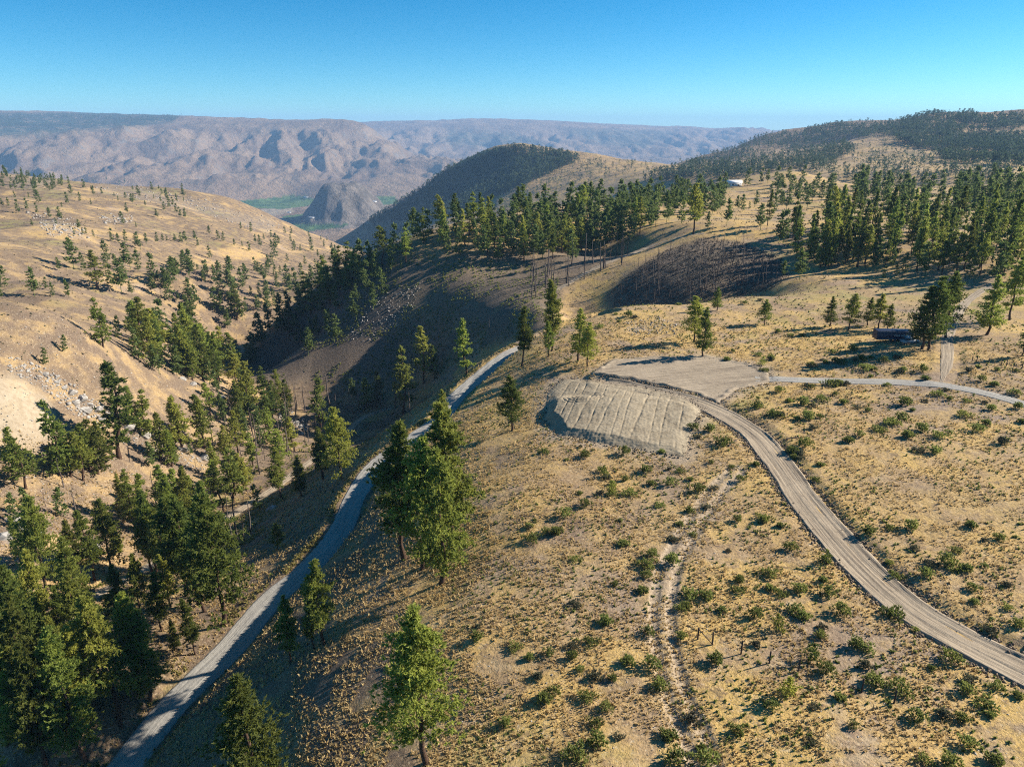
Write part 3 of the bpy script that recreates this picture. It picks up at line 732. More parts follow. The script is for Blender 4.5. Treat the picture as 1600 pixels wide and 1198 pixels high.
PINES += zl(0, 600, S5, [(100,775,350),(215,870,410),(500,760,110),(590,770,330),(690,800,380),(755,735,310),(815,745,270),(870,695,300),(990,610,-190),(1095,370,20),
 (1240,440,30),(1340,640,230),(1275,700,470),(1435,680,380),(1515,545,90),(250,1100,850),(530,1100,840),(1040,1150,730),(1130,1190,690),(1210,1100,720),(1390,1060,665),
 (1430,950,850),(1555,950,760),(120,1150,900),(200,1190,1040)])
PINES += zl(260, 540, S5, [(165,250,-20),(225,270,0),(310,260,30),(435,410,200),(590,570,310),(700,615,130),(640,420,200),(485,640,400),(365,580,300),(130,870,420),(300,830,400),
 (320,855,430),(205,910,790),(45,1005,700),(935,490,200),(1020,575,275),(1290,690,260),(1300,1120,700),(1210,950,650),(1110,1160,910),(930,1100,850)])
PINES += zl(0, 798, 2.994, [(915,670,390),(820,660,500),(700,890,370),(640,850,350),(560,1000,350),(400,1160,490),(210,1190,570),(130,1120,560),(90,900,430),
 (200,560,250),(310,520,200),(385,340,20),(605,350,120),(660,480,190),(800,450,190),(870,400,-80),(740,300,-60),(20,450,130),(180,240,-10),(100,250,10),(30,1000,430),
 (160,1100,600),(300,900,470),(480,760,420),(760,560,270),(960,470,60),(1000,420,20),(900,300,-30),(560,240,40),(450,420,120),(350,700,330),(250,780,380),(590,620,240)])
PINES += zl(400, 480, 2.994, [(10,950,830),(520,470,330),(565,470,300),(625,460,280),(690,500,185),(785,355,90),(835,335,180),(985,315,55),(885,600,385),(460,430,330)])
PINES += zl(800, 450, 2.994, [(20,270,30),(180,170,0)])
PINES += zl(1080, 240, S5, [(15,670,250),(135,635,480),(295,600,370),(575,640,420),(635,600,300),(730,740,480),(765,745,470),(845,700,350),(900,670,560),(470,270,120),(85,280,130),(50,270,130),
 (430,480,340),(525,450,310),(390,470,350),(485,460,400),(580,250,120),(635,245,130),(700,290,110),(815,245,110),(760,280,180),(660,330,250),(755,440,310),(890,370,200),(940,350,230),
 (1040,280,170),(1080,400,220),(1130,450,290),(1190,380,250),(1295,350,285),(1340,330,170),(1380,420,150),(1410,280,150),(1530,300,180),(900,1050,790),(760,1020,890),(965,905,580),
 (1010,910,620),(1070,950,540),(1115,940,560),(1165,930,530),(1200,910,600),(1280,920,600),(1300,900,580),(1385,945,560),(1440,920,600),(1510,940,730)])
PINES += zl(1300, 240, S5, [(425,1045,955),(530,1020,920),(600,1000,820),(770,1030,740),(1140,1030,790),(205,945,640),(340,945,680),(1030,940,760),(850,900,560),(1200,970,700),(500,950,780)])
PINES += [(862,548,438),(1432,424,330),(1530,420,300),(1560,430,310),(1592,440,290)]
# stands of trees: polygon of feet in the photo, count, height range in metres
STANDS = [([(640,372),(740,352),(850,335),(1000,322),(1000,375),(900,408),(820,415),(700,400)], 125, (12, 18)), ([(1000,310),(1130,300),(1130,340),(1010,370)], 45, (13, 18)),
 ([(1310,335),(1600,335),(1600,445),(1510,440),(1440,425),(1250,420),(1215,400)], 105, (12, 19)), ([(1200,290),(1330,290),(1330,330),(1200,335)], 18, (12, 17)), ([(1330,298),(1600,292),(1600,330),(1320,330)], 60, (13, 20)),
 ([(210,505),(300,522),(378,575),(372,604),(290,598),(205,560)], 40, (10, 19)), ([(380,590),(395,545),(440,492),(520,447),(600,402),(640,385),(640,410),(540,465),(470,510),(410,560)], 150, (11, 17)),
 ([(0,265),(60,262),(110,285),(100,298),(0,296)], 60, (6, 10)), ([(40,280),(100,278),(98,298),(30,298)], 25, (5, 8)), ([(420,560),(520,470),(620,420),(600,470),(500,560)], 14, (8, 14)), ([(378,600),(440,625),(470,690),(420,770),(330,830),(250,862),(290,790),(370,700)], 34, (9, 16)), ([(230,440),(400,410),(550,420),(500,480),(400,545),(300,505)], 34, (10, 16)),
 ([(0,960),(60,930),(200,880),(330,820),(340,900),(240,1000),(150,1120),(60,1198),(0,1198)], 20, (13, 20)), ([(100,290),(300,300),(520,385),(480,392),(250,345),(80,315)], 26, (7, 11))]
rngp = np.random.default_rng(11)
rows = []
a = np.array(PINES); x, y, z, r = hit(a[:, 0], a[:, 1]); _t, s_top = ray(a[:, 0], a[:, 2])
for i in range(len(a)): rows.append((x[i], y[i], z[i], r[i], float(np.clip(r[i] * s_top[i] + CAM_Z - z[i], 4.5, 27.0)), a[i, 0]))
for poly, n, (h0, h1) in STANDS:
    P = np.array(poly, float); u = rngp.uniform(P[:, 0].min(), P[:, 0].max(), n * 14); v = rngp.uniform(P[:, 1].min(), P[:, 1].max(), n * 14)
    k = inside(u, v, P); u, v = u[k][:n * 3], v[k][:n * 3]
    x, y, z, r = hit(u, v); cnt = 0
    for i in range(len(u)):
        if cnt >= n: break
        if all((x[i] - q[0]) ** 2 + (y[i] - q[1]) ** 2 > (3.2 + 0.004 * r[i]) ** 2 for q in rows[-220:]):
            rows.append((x[i], y[i], z[i], r[i], rngp.uniform(h0, h1), u[i])); cnt += 1
for p in (road_p, drive_p, gulch_p, spur_p, lane_p):       # nothing grows in the roadway
    rows = [q for q in rows if np.min(np.hypot(p[:, 0] - q[0], p[:, 1] - q[1])) > 3.0]
rows.sort(key=lambda q: -q[4] / q[3])

def tree_meshes(tag_, data):
    tv, tf, cv, cf = data
    return mesh_np(tag_ + "_trunk", tv, tf, M_BARK, True), mesh_np(tag_ + "_crown", cv, cf, M_PINE)
NEAR = [make_pine(100 + i, 20, w, b_, 80, 42, 7, 0.42, sh, 16, wide=0.25, clump=0.13) for i, (w, b_, sh) in enumerate([(0.48,0.18,0.66),(0.40,0.28,0.78),(0.46,0.14,0.86),(0.34,0.30,0.68),(0.40,0.2,0.8)])]
MIDM = [make_pine(200 + i, 20, w, b_, 50, 19, 4, 0.62, sh, 6, sides=5, wide=0.36, clump=0.15) for i, (w, b_, sh) in enumerate([(0.38,0.16,0.85),(0.32,0.24,0.75),(0.42,0.12,0.95),(0.30,0.18,0.85),(0.38,0.30,0.65),(0.34,0.14,1.0),(0.44,0.2,0.8)])]
NEARM = [tree_meshes("near_pine", d) for d in NEAR]; MIDMM = [tree_meshes("pine", d) for d in MIDM]
def place_tree(meshes, x, y, z, h, rz, label, group=None, name="pine_tree", wide=1.0):
    o = bpy.data.objects.new(name, None); o.empty_display_size = 0.5; COL.objects.link(o)
    o.location = (x, y, z - 0.1); o.rotation_euler = (0, 0, rz); s = h / 20.0; o.scale = (s * wide, s * wide, s)
    link("trunk", meshes[0], o); link("crown", meshes[1], o)
    return tag(o, label, "tree", group)

# the trees that stand on their own near the road and the pad, each known by what is beside it
HERO = [((668,1192,958), "big full pine alone where the bare bench drops toward the gravel road", 0, 1.0), ((410,1255,1045), "bushy sunlit yellow-green pine on the slope between gravel road and bench", 2, 1.15),
 ((507,1006,868), "slender pine on the grassy bank above the shaded gravel road", 1, 0.9), ((491,1014,935), "thin small pine beside a slender pine above the gravel road", 3, 0.8), ((454,1036,930), "sparse pine leaning over the uphill edge of the gravel road", 4, 0.85),
 ((633,873,655), "dark tall pine at the downhill side of the big pine clump", 1, 0.95), ((659,889,682), "broad dense pine in the middle of the big clump above the road", 0, 0.95), ((688,912,700), "wide low-skirted pine at the uphill side of the big clump", 2, 0.95),
 ((712,860,632), "tallest narrow pine rising behind the big clump above the road", 3, 1.05), ((801,672,588), "round-topped pine on the slope between gravel road and dirt fill", 0, 1.1),
 ((815,572,478), "tall slim pine at the bend where the gravel road disappears", 3, 0.85), ((856,558,502), "short pine between the road bend and the dirt pad", 1, 0.95), ((903,564,482), "thick pine pair's taller tree just uphill of the dirt pad", 2, 1.0), ((918,572,505), "thick pine pair's shorter tree just uphill of the dirt pad", 0, 1.0),
 ((1099,558,480), "full green pine standing at the upper edge of the dirt pad", 2, 0.95), ((1084,534,462), "dark pine close behind the one at the dirt pad edge", 0, 1.1), ((1120,485,448), "young pine on pale grass between the dirt pad and burnt gully", 2, 1.2),
 ((1195,508,468), "small round pine alone in the dry meadow", 0, 1.3), ((1296,510,462), "bushy pine at the end of the meadow row by the blue trailer", 2, 1.2), ((1325,516,458), "bright green pine second in the meadow row by the blue trailer", 0, 1.1),
 ((1356,508,464), "dark pine midway in the meadow row by the blue trailer", 2, 1.2), ((1373,513,458), "pointed pine overhanging the blue trailer", 1, 1.2), ((1388,516,474), "small dark pine touching the blue trailer", 2, 1.2),
 ((1452,547,432), "huge dense pine between the blue trailer and the gravel spur", 0, 1.05), ((1440,545,445), "thick pine hugging the huge pine beside the blue trailer", 2, 1.1), ((1478,528,424), "large pine leaning over the gravel spur", 0, 0.95),
 ((1541,523,428), "broad dark pine across the gravel spur from the trailer", 2, 1.15), ((1578,500,400), "tall pine behind the broad pine across the gravel spur", 0, 0.9), ((1596,556,505), "pine by the wooden fence in the dry meadow", 1, 1.1),
 ((350,975,762), "tall pine with bare trunk at the downhill edge of gravel road", 0, 0.9), ((-2,1265,1135), "bright yellow-green pine top beside the lower gravel road", 2, 1.0),
 ((532,750,634), "bright green pine below the middle of the gravel road", 0, 0.9), ((504,750,668), "dull green pine beside the bright one below the gravel road", 1, 0.9), ((441,780,700), "thin-crowned pine on the bank below the gravel road", 3, 1.0), ((472,775,714), "bluish pine on the bank below the gravel road", 2, 1.0),
 ((433,858,816), "tiny yellow-green sapling alone on the shaded bank below the gravel road", 0, 1.2)]
for (u, vb, vt), lab, k, wd in HERO:
    x, y, z, r = (float(q[0]) for q in hit([u], [min(vb, 1400)])); _t, st = ray(u, vt)
    h = float(np.clip(r * st + CAM_Z - z, 3.0, 24.0))
    place_tree(NEARM[k] if r < 260 else MIDMM[k], x, y, z, h, k * 1.3 + u, lab, None, wide=wd)

FORM = {5: ["broad full-skirted", "high-crowned", "wide cone-shaped", "narrow bare-trunked", "even cone-shaped"],
        7: ["even cone-shaped", "high-crowned narrow", "wide low-skirted", "very slim", "bare-trunked round-topped", "sharply pointed", "broad full"]}
def stand_label(q, form):
    x, y, z, r, h, u = q
    big = "tall" if h > 18.5 else ("medium" if h > 13 else "small")
    if r > 640: w, grp = "on the far tan hillside above the canyon", "pines on the far tan hillside"
    elif u < 620 and r > 330:
        if u < 385 or z < -75: w, grp = ("low on the sunlit tan slopes across the canyon" if r < 440 else "high on the sunlit tan slopes across the canyon"), "pines on the sunlit slopes across the canyon"
        else: w, grp = "on the dark spur dropping into the canyon", "pines on the dark spur"
    elif u < 620 and r > 175: w, grp = ("near the canyon floor facing the gravel road" if z < -48 else ("partway up the tan canyon side" if z < -34 else "at the top of the tan canyon side")), "pines on the canyon side"
    elif u < 620: w, grp = ("in the wood beside the lower gravel road" if np.min(np.hypot(road_p[:, 0] - x, road_p[:, 1] - y)) < 17 else ("in the wood beside the canyon road" if np.min(np.hypot(gulch_p[:, 0] - x, gulch_p[:, 1] - y)) < 9 else "between the gravel road and canyon road")), "pines in the wood below the road"
    elif u < 870: w, grp = "in the shaded stand above the dark slope", "pines above the dark slope"
    elif u < 1150: w, grp = "in the ridge wood behind the burnt hill", "pines behind the burnt hill"
    else: w, grp = ("at the meadow edge of the dense wood" if r < 290 else ("deep in the dense wood beyond the meadow" if r < 400 else "on the open ridge behind the dense wood")), "pines beyond the dry meadow"
    return f"{big} {form} pine {w}", grp
NIND = 262
for q in rows[:NIND]:
    nk = 5 if q[3] < 170 else 7
    k = int(rngp.integers(0, nk)); lab, grp = stand_label(q, FORM[nk][k])
    place_tree(NEARM[k] if q[3] < 170 else MIDMM[k], q[0], q[1], q[2], q[4], rngp.uniform(0, 6.28), lab, grp, wide=rngp.uniform(0.8, 1.05) * (0.86 if q[3] < 170 else (0.85 if q[5] > 1180 else (1.3 if q[5] < 620 else 1.1))))

# everything smaller: one mass of woodland
FARM = [make_pine(300 + i, 20, w, b_, 30, 8, 3, 1.15, sh, 0, sides=3, wide=0.42, clump=0.15) for i, (w, b_, sh) in enumerate([(0.36,0.16,0.85),(0.32,0.22,0.75),(0.38,0.12,0.95),(0.30,0.2,0.8)])]
TINY = [make_pine(400 + i, 20, 0.36, 0.15, 9, 2, 2, 2.3, 0.8, 0, sides=3) for i in range(4)]
def mass(name, items, protos, mat):
    V, Fc, n = [], [], 0
    for (x, y, z, h) in items:
        tv, tf, cv, cf = protos[rngp.integers(0, len(protos))]
        a = rngp.uniform(0, 6.28); s = h / 20.0
        R = np.array([[math.cos(a), -math.sin(a), 0], [math.sin(a), math.cos(a), 0], [0, 0, 1]]) * s
        v = cv @ R.T; v[:, :2] *= rngp.uniform(1.0, 1.4)
        V.append(v + np.array([x, y, z])); Fc.append(cf + n); n += len(cv)
        b_ = np.array([[-.25, 0, -.4], [.25, 0, -.4], [0, .25, 12.0], [0, -.25, -.4]]) * s + np.array([x, y, z])
        V.append(b_); Fc.append(np.array([[0, 1, 2], [1, 3, 2], [3, 0, 2]]) + n); n += 4
    o = link(name, mesh_np(name, np.concatenate(V), np.concatenate(Fc), mat)); o["kind"] = "stuff"; return o
mid_rest = [(q[0], q[1], q[2], q[4]) for q in rows[NIND:]]
FOREST = [([(572,350),(650,303),(700,267),(760,243),(805,234),(880,243),(905,252),(820,290),(740,325),(680,345)], 4200, 1500, 3000, (14,21)),
 ([(740,330),(820,290),(905,252),(1030,256),(1040,275),(900,290),(780,340)], 170, 1400, 2600, (10,15)),
 ([(1000,285),(1100,245),(1150,232),(1190,212),(1260,205),(1300,215),(1340,235),(1290,265),(1150,282)], 2000, 1100, 3600, (12,18)),
 ([(1250,205),(1330,193),(1400,193),(1450,180),(1530,177),(1600,182),(1600,262),(1480,255),(1440,235),(1380,215),(1300,220)], 3900, 1300, 3400, (13,20)),
 ([(1330,235),(1380,218),(1450,240),(1440,255),(1330,262)], 60, 1300, 3000, (10,14)), ([(1180,266),(1600,262),(1600,284),(1330,286),(1220,275)], 260, 850, 2000, (10,16)),
 ([(590,385),(640,372),(650,360),(600,358),(575,375)], 160, 900, 2600, (8,14)), ([(575,348),(640,335),(680,350),(640,362),(590,366)], 90, 900, 2600, (8,14)), ([(1290,262),(1600,258),(1600,240),(1400,250)], 150, 900, 2600, (10,15))]
far_items = []
for poly, n, r0, r1, (h0, h1) in FOREST:
    P = np.array(poly, float); u = rngp.uniform(P[:, 0].min(), P[:, 0].max(), n * 5); v = rngp.uniform(P[:, 1].min(), P[:, 1].max(), n * 5)
    k = inside(u, v, P); u, v = u[k][:n], v[k][:n]; x, y, z, r = hit(u, v)
    dens = fbm(x, y, 240.0, 3)
    for i in range(len(u)):
        if r0 < r[i] < r1 and dens[i] > (-1.0 if n > 4100 else (-0.16 if n > 1900 else -0.5)): far_items.append((x[i], y[i], z[i], rngp.uniform(h0, h1)))
# dark timber along the far plateau rim and up the far draws
for poly, n in (([(0,182),(120,180),(285,182),(270,190),(150,196),(0,200)], 1500), ([(640,215),(1000,210),(1080,225),(900,235),(700,228)], 200)):
    P = np.array(poly, float); u = rngp.uniform(P[:, 0].min(), P[:, 0].max(), n * 3); v = rngp.uniform(P[:, 1].min(), P[:, 1].max(), n * 3)
    k = inside(u, v, P); u, v = u[k][:n], v[k][:n]; x, y, z, r = hit(u, v); dn = fbm(x, y, 700.0, 3)
    far_items += [(x[i], y[i], z[i], rngp.uniform(16, 26)) for i in range(len(u)) if 4500 < r[i] < 14000 and dn[i] > -0.3]
mass("pine_woodland", mid_rest, FARM, M_PINE_DARK)
mass("distant_forest", far_items, TINY, M_FAR_PINE)

# ------------------------------------------------------------------ dead and burnt trees
SNAG = [mesh_np("snag", *make_snag(500 + i, 14, l, n, br), M_DEADWOOD, True) for i, (l, n, br) in enumerate([(0.2,16,False),(-0.3,10,False),(0.6,20,False),(0.0,6,True)])]
CHAR = [mesh_np("charred_snag", *make_snag(520 + i, 12, l, n, br, 4), M_CHAR, True) for i, (l, n, br) in enumerate([(0.2,8,False),(-0.4,5,True),(0.5,10,False),(0.1,4,False)])]
snags = zl(260, 540, S5, [(690,850,620),(730,800,640),(755,900,560),(780,850,630),(800,900,720),(860,800,640),(905,810,600),(960,800,590),(975,810,620),(1000,740,650),(620,830,690),(560,1000,880),
 (540,900,760),(820,950,800),(1045,960,870),(1075,720,610),(1100,760,640),(395,855,620),(250,1060,940),(1365,530,230),(1415,540,390),(1555,610,480),(1250,720,480),(1320,730,500),(1180,800,640),(880,980,800),(700,1000,860),(1060,1000,820)])
snags += zl(0, 600, S5, [(385,1020,880),(610,925,850),(640,1100,900),(660,1140,880),(530,860,600),(855,715,480),(1300,1000,710)]) + zl(0, 240, S5, [(1300,1060,890),(1340,1190,1110)])
snags += zl(400, 480, 2.994, [(1090,125,50),(485,490,360),(505,480,350),(545,480,390),(440,470,380),(585,490,380),(650,470,330),(455,500,400),(720,500,350),(40,220,150),(380,470,400),(610,480,420)])
snags += zl(540, 270, S5, [(850,960,830),(1080,1050,890),(525,650,560)]) + [(382,845,800),(362,840,770),(372,850,765),(390,835,780)]
rs_ = np.random.default_rng(77)
for _k in range(26):
    u_ = rs_.uniform(350, 480); v_ = rs_.uniform(650, 760) - (u_ - 350) * 0.25; snags.append((u_, v_, v_ - rs_.uniform(28, 55)))
for i, (u, vb, vt) in enumerate(snags):
    x, y, z, r = (float(q[0]) for q in hit([u], [vb])); _t, st = ray(u, vt); h = float(np.clip(r * st + CAM_Z - z, 3.0, 17.0))
    o = link("dead_tree", SNAG[i % 4], None, (x, y, z), i * 1.1, h / 14.0)
    if r > 330: tag(o, "bare dead trunk on the slopes far across the canyon", "tree", "dead trunks far across the canyon")
    elif u < 250: tag(o, "bare grey dead trunk on the tan canyon side", "tree", "dead trunks on the canyon side")
    else: tag(o, "bare grey dead trunk near the canyon bottom below the gravel road", "tree", "dead trunks near the canyon bottom")
P = np.array([(960,480),(965,445),(1015,412),(1100,378),(1170,388),(1225,425),(1200,452),(1100,470)], float)
u = rngp.uniform(925, 1230, 900); v = rngp.uniform(375, 480, 900); k = inside(u, v, P); u, v = u[k][:150], v[k][:150]
x, y, z, r = hit(u, v)
for i in range(len(u)):
    if 225 < r[i] < 350:
        o = link("burnt_tree", CHAR[i % 4], None, (x[i], y[i], z[i]), i * 0.7, 1.0)
        s_ = rngp.uniform(0.3, 0.7); o.scale = (s_, s_, s_)
        form = ["slim straight", "broken-topped leaning", "many-branched leaning", "nearly branchless"][i % 4]
        w = "high on the burnt hillside" if z[i] > -4 else ("low on the burnt hillside" if z[i] < -8.5 else "midway up the burnt hillside")
        tag(o, f"{'short' if s_ < 0.43 else ('tall' if s_ > 0.57 else 'medium')} {form} charred trunk {w}", "tree", "charred trunks on the burnt hillside")
P = np.array([(820,430),(960,400),(1010,395),(960,420),(880,450),(830,470)], float)
u = rngp.uniform(820, 1010, 300); v = rngp.uniform(395, 470, 300); k = inside(u, v, P); u, v = u[k][:34], v[k][:34]; x, y, z, r = hit(u, v)
for i in range(len(u)):
    o = link("burnt_tree", CHAR[i % 4], None, (x[i], y[i], z[i]), i * 0.9, rngp.uniform(0.6, 1.1))
    tag(o, "thin dark dead trunk along the crest track beside the burnt hill", "tree", "dead trunks along the crest track")
# fallen logs
LOG = mesh_np("fallen_log", *make_snag(540, 8, 0.2, 5, True), M_DEADWOOD, True)
for u, v, a, lab in [(1230,686,0.1,"pale fallen log beside the dirt driveway bend"), (1140,697,0.8,"short fallen log in the scrub below the dirt fill"), (1010,440,0.6,"pale fallen trunk lying on the burnt hillside"), (200,700,-0.7,"dark fallen trunk lying down the tan canyon side"), (1398,541,0.2,"pale log lying in front of the blue trailer")]:
    x, y, z, r = (float(q[0]) for q in hit([u], [v]))
    o = link("fallen_log", LOG, None, (x, y, z + 0.12)); o.rotation_euler = (0, math.pi / 2 - 0.03, a); s = 0.5 if r < 200 else 0.9; o.scale = (s, s, s)
    tag(o, lab, "log")

# ------------------------------------------------------------------ shrubs
def make_shrub(seed, R=0.8, H=0.9, n=120, size=0.16):
    rng = np.random.default_rng(seed)
    a = rng.uniform(0, 6.28, n); q = rng.random(n) ** 0.6; hgt = H * (0.25 + 0.8 * rng.random(n) * np.sqrt(1.05 - q * q * 0.7))
    lob = 1 + 0.3 * np.sin(a * 3 + seed) + 0.2 * np.sin(a * 5 + seed * 2)
    c = np.stack([np.cos(a) * q * R * lob, np.sin(a) * q * R * lob, hgt], -1)
    out = np.stack([np.cos(a) * q, np.sin(a) * q, np.full(n, 0.9)], -1)
    v, f = tri_tufts(c, out, rng.uniform(0.7, 1.3, n) * size, 4, rng, 0.5, 0.34)
    V, Fc, k = [v], [f], len(v)
    for i in range(16):          # woody stems
        e = c[rng.integers(0, n)] * [1, 1, 0.9]; s_ = np.array([0.02, 0, 0])
        V.append(np.array([[-.02, 0, -.12], [.02, 0, -.12], e])); Fc.append(np.array([[k, k + 1, k + 2]])); k += 3
    return np.concatenate(V), np.concatenate(Fc)
SHR = [mesh_np("bitterbrush", *make_shrub(600 + i, r_, h_, 150, 0.2), M_SHRUB) for i, (r_, h_) in enumerate([(0.85,0.9),(0.7,1.1),(1.0,0.8),(0.6,0.75),(0.9,1.15)])]
SAGEM = [mesh_np("sagebrush", *make_shrub(620 + i, r_, h_, 130, 0.17), M_SAGE) for i, (r_, h_) in enumerate([(0.6,0.6),(0.75,0.5),(0.5,0.7)])]
SEED = [tree_meshes("pine_seedling", make_pine(640 + i, 20, 0.85, 0.05, 26, 10, 4, 1.5, 0.55, 0)) for i in range(2)]
shr = zl(1066, 798, 2.994, [(215,190),(265,330),(260,380),(185,470),(340,500),(345,630),(155,710),(410,300),(410,370),(510,180),(460,75),(375,50),(520,470),(565,500),(740,480),(655,550),(645,590),(985,495),(1090,560),
 (675,760),(855,730),(815,640),(860,650),(735,880),(420,920),(620,920),(890,810),(1010,840),(1165,740),(1255,700),(1345,800),(1325,850),(1475,830),(1570,870),(1100,980),(1220,960),(1310,980),(1420,910),(1440,960),(800,1010),
 (610,1085),(1250,1190),(1130,1170),(1460,1180),(1330,1100),(1440,570),(1570,540),(1525,460),(1365,430),(1360,370),(1515,350),(1140,305),(1285,270),(1330,275),(1230,245),(1155,255),(965,250),(995,310),(1415,260),(1275,195),
 (1085,180),(1070,85),(975,85),(1350,75),(1485,135),(1410,140),(870,110),(790,125),(660,330),(680,390),(670,240),(545,375),(460,395),(90,1120),(110,1190),(45,980),(115,410),(40,400),(20,450),(260,1040)])
shr += zl(533, 798, 2.994, [(640,545),(635,605),(815,640),(880,690),(970,670),(1085,640),(1080,690),(1170,620),(1340,715),(1115,750),(1190,780),(1270,790),(1150,880),(950,890),(1000,860),(920,780),(770,1000),(1190,1000),(1235,525),(1435,575),(1090,440),
 (1280,350),(1090,230),(1320,160),(1455,215),(1550,140),(1550,245),(1430,260),(1410,380),(1430,310),(1300,50),(1000,105),(890,135),(880,75),(1450,730),(1480,790),(1490,830),(1590,460),(1590,590),(1240,930),(1300,1060),(1200,1090),(1100,1150),(1530,1060),(1570,1170)])
shr += zl(800, 450, 2.994, [(320,745),(340,790),(150,770),(255,805),(415,860),(440,890),(470,920),(465,970),(315,965),(345,1020),(410,960),(530,900),(550,965),(650,920),(740,920),(735,850),(625,860),(785,860),(835,900),(870,950),(945,940),(930,820),(1030,840),
 (1140,830),(1070,900),(910,1030),(830,1050),(690,1020),(505,1090),(250,1065),(80,1125),(210,1150),(165,1145),(785,1110),(845,1160),(750,1180),(1055,1090),(1180,1085),(1255,1115),(850,660),(870,700),(925,670),(985,730),(700,770),(525,775),(1350,780),(1320,800),
 (1145,560),(1295,530),(1360,545),(1250,600),(1230,720),(1420,900),(1440,830),(1400,470),(1380,460),(1210,335),(1150,315),(1005,340),(1030,300),(1395,370),(1300,415),(1180,390),(485,125),(545,135),(575,140),(500,160),(410,185),(780,80),(1090,75),(1160,60)])
shr += zl(1200, 420, 3.993, [(240,715),(385,725),(440,725),(585,725),(490,725),(640,675),(745,730),(850,720),(970,740),(1110,760),(1130,820),(1060,790),(470,840),(420,790),(275,860),(215,850),(330,820),(180,940),(320,930),(275,1000),(245,940),(40,920),(130,830),(70,770),
 (560,870),(620,890),(770,970),(900,885),(830,950),(980,830),(850,850),(1220,920),(1360,970),(1300,1010),(1460,1090),(960,1010),(1070,1050),(870,1050),(1130,1030),(940,1140),(1040,1150),(690,1010),(500,1080),(570,1040),(1350,840),(1390,880),(1240,830),(1410,730),(1330,700),
 (1250,640),(1430,635),(1550,640),(1310,615),(1160,580),(1150,620),(1120,700),(1050,700),(980,690),(960,640),(820,650),(840,640),(610,630),(660,630),(720,580),(540,580),(530,510),(400,520),(360,590),(270,610),(340,570),(420,580),(450,590),(640,560),(580,580),(800,560),
 (60,400),(140,420),(210,420),(150,670),(20,570),(1560,870),(1540,780),(1590,960),(230,1110),(200,1180),(150,1150)])
seeds = [(1217,984), (1267,1032), (1231,1085), (1290,880), (1190,570), (1182,637), (945,745), (955,770)]
taken = []
def near_taken(x, y, d): return any((x - p[0]) ** 2 + (y - p[1]) ** 2 < d * d for p in taken)
for i, (u, v) in enumerate(seeds):
    x, y, z, r = (float(q[0]) for q in hit([u], [v])); taken.append((x, y))
    o = place_tree(SEED[i % 2], x, y, z, 1.9 + 0.2 * (i % 3), i, "bright green waist-high pine seedling among the olive shrubs", "pine seedlings among the shrubs", name="pine_seedling")
a = np.array(shr)
x, y, z, r = hit(a[:, 0], a[:, 1])
cnt = 0
allp = [road_p, drive_p, lane_p, spur_p]
for i in range(len(a)):
    if any(np.min(np.hypot(p[:, 0] - x[i], p[:, 1] - y[i])) < 2.4 for p in allp) or cnt >= 296: continue
    taken.append((x[i], y[i])); cnt += 1
    pale = (i * 7) % 5 == 0
    me_ = SAGEM[i % 3] if pale else SHR[i % 5]
    s_ = rngp.uniform(0.55, 1.15) * (1.0 if r[i] < 110 else 1.25)
    o = link("shrub", me_, None, (x[i], y[i], z[i] - 0.05), i * 1.7, (s_, s_, s_ * rngp.uniform(0.8, 1.1)))
    sz = "small" if s_ < 0.68 else ("big" if s_ > 0.95 else "mid-sized")
    kind = f"{sz} pale " + ["rounded", "flat spreading", "tufted"][i % 3] + " sagebrush" if pale else f"{sz} olive " + ["rounded", "upright", "low spreading", "compact", "tall bushy"][i % 5] + " bitterbrush"
    u_, v_ = a[i]
    dd = np.min(np.hypot(drive_p[:, 0] - x[i], drive_p[:, 1] - y[i])); td = np.min(np.hypot(track_p[:, 0] - x[i], track_p[:, 1] - y[i])); ld = np.min(np.hypot(lane_p[:, 0] - x[i], lane_p[:, 1] - y[i]))
    if ld < 6: w = "beside the gravel lane"
    elif dd < 6: w = "beside the rutted dirt driveway"
    elif td < 3.5: w = "beside the faint wheel track"
    elif v_ < 590: w = "in the dry meadow above the gravel lane"
    elif x[i] > np.interp(y[i], drive_p[::-1, 1] if drive_p[0, 1] > drive_p[-1, 1] else drive_p[:, 1], drive_p[::-1, 0] if drive_p[0, 1] > drive_p[-1, 1] else drive_p[:, 0]): w = "between dirt driveway and gravel lane"
    elif v_ < 800: w = "on the grassy bench just below the dirt fill"
    else: w = "on the open bench around the fence posts"
    tag(o, f"{kind} {w}", "shrub", f"shrubs {w}")

# ------------------------------------------------------------------ uncountable ground cover
def scatter(n, rmin, rmax, t0, t1, power=1.0):
    t = rngp.uniform(t0, t1, n); lr = np.exp(rngp.uniform(0, 1, n) ** power * (math.log(rmax) - math.log(rmin)) + math.log(rmin))
    return lr * np.sin(t), lr * np.cos(t)
def off_roads(x, y):
    k = np.ones(len(x), bool)
    for p, w in ((road_p, 2.7), (drive_p, 3.0), (lane_p, 2.2), (spur_p, 2.4), (gulch_p, 2.2)):
        for j in range(0, len(p)): k &= (x - p[j, 0]) ** 2 + (y - p[j, 1]) ** 2 > w * w
    k &= poly_dist(x, y, pad_w) < -0.4
    k &= poly_dist(x, y, fill_w) < -0.4
    return k
def tuft_field(name, x, y, size, mat, n, up, wide, rng):
    z = hz(x, y)
    c = np.stack([x, y, z + size * 0.25], -1); out = np.zeros_like(c)
    v, f = tri_tufts(c, out, size, n, rng, up, wide)
    o = link(name, mesh_np(name, v, f, mat)); o["kind"] = "stuff"; return o
x, y = scatter(150000, 38, 190, -0.78, 0.70, 0.72)
dn = fbm(x, y, 6.0, 4) + 0.10 * (np.arctan2(x, y) < -0.03)
k = off_roads(x, y) & (dn > -0.1); x, y = x[k], y[k]
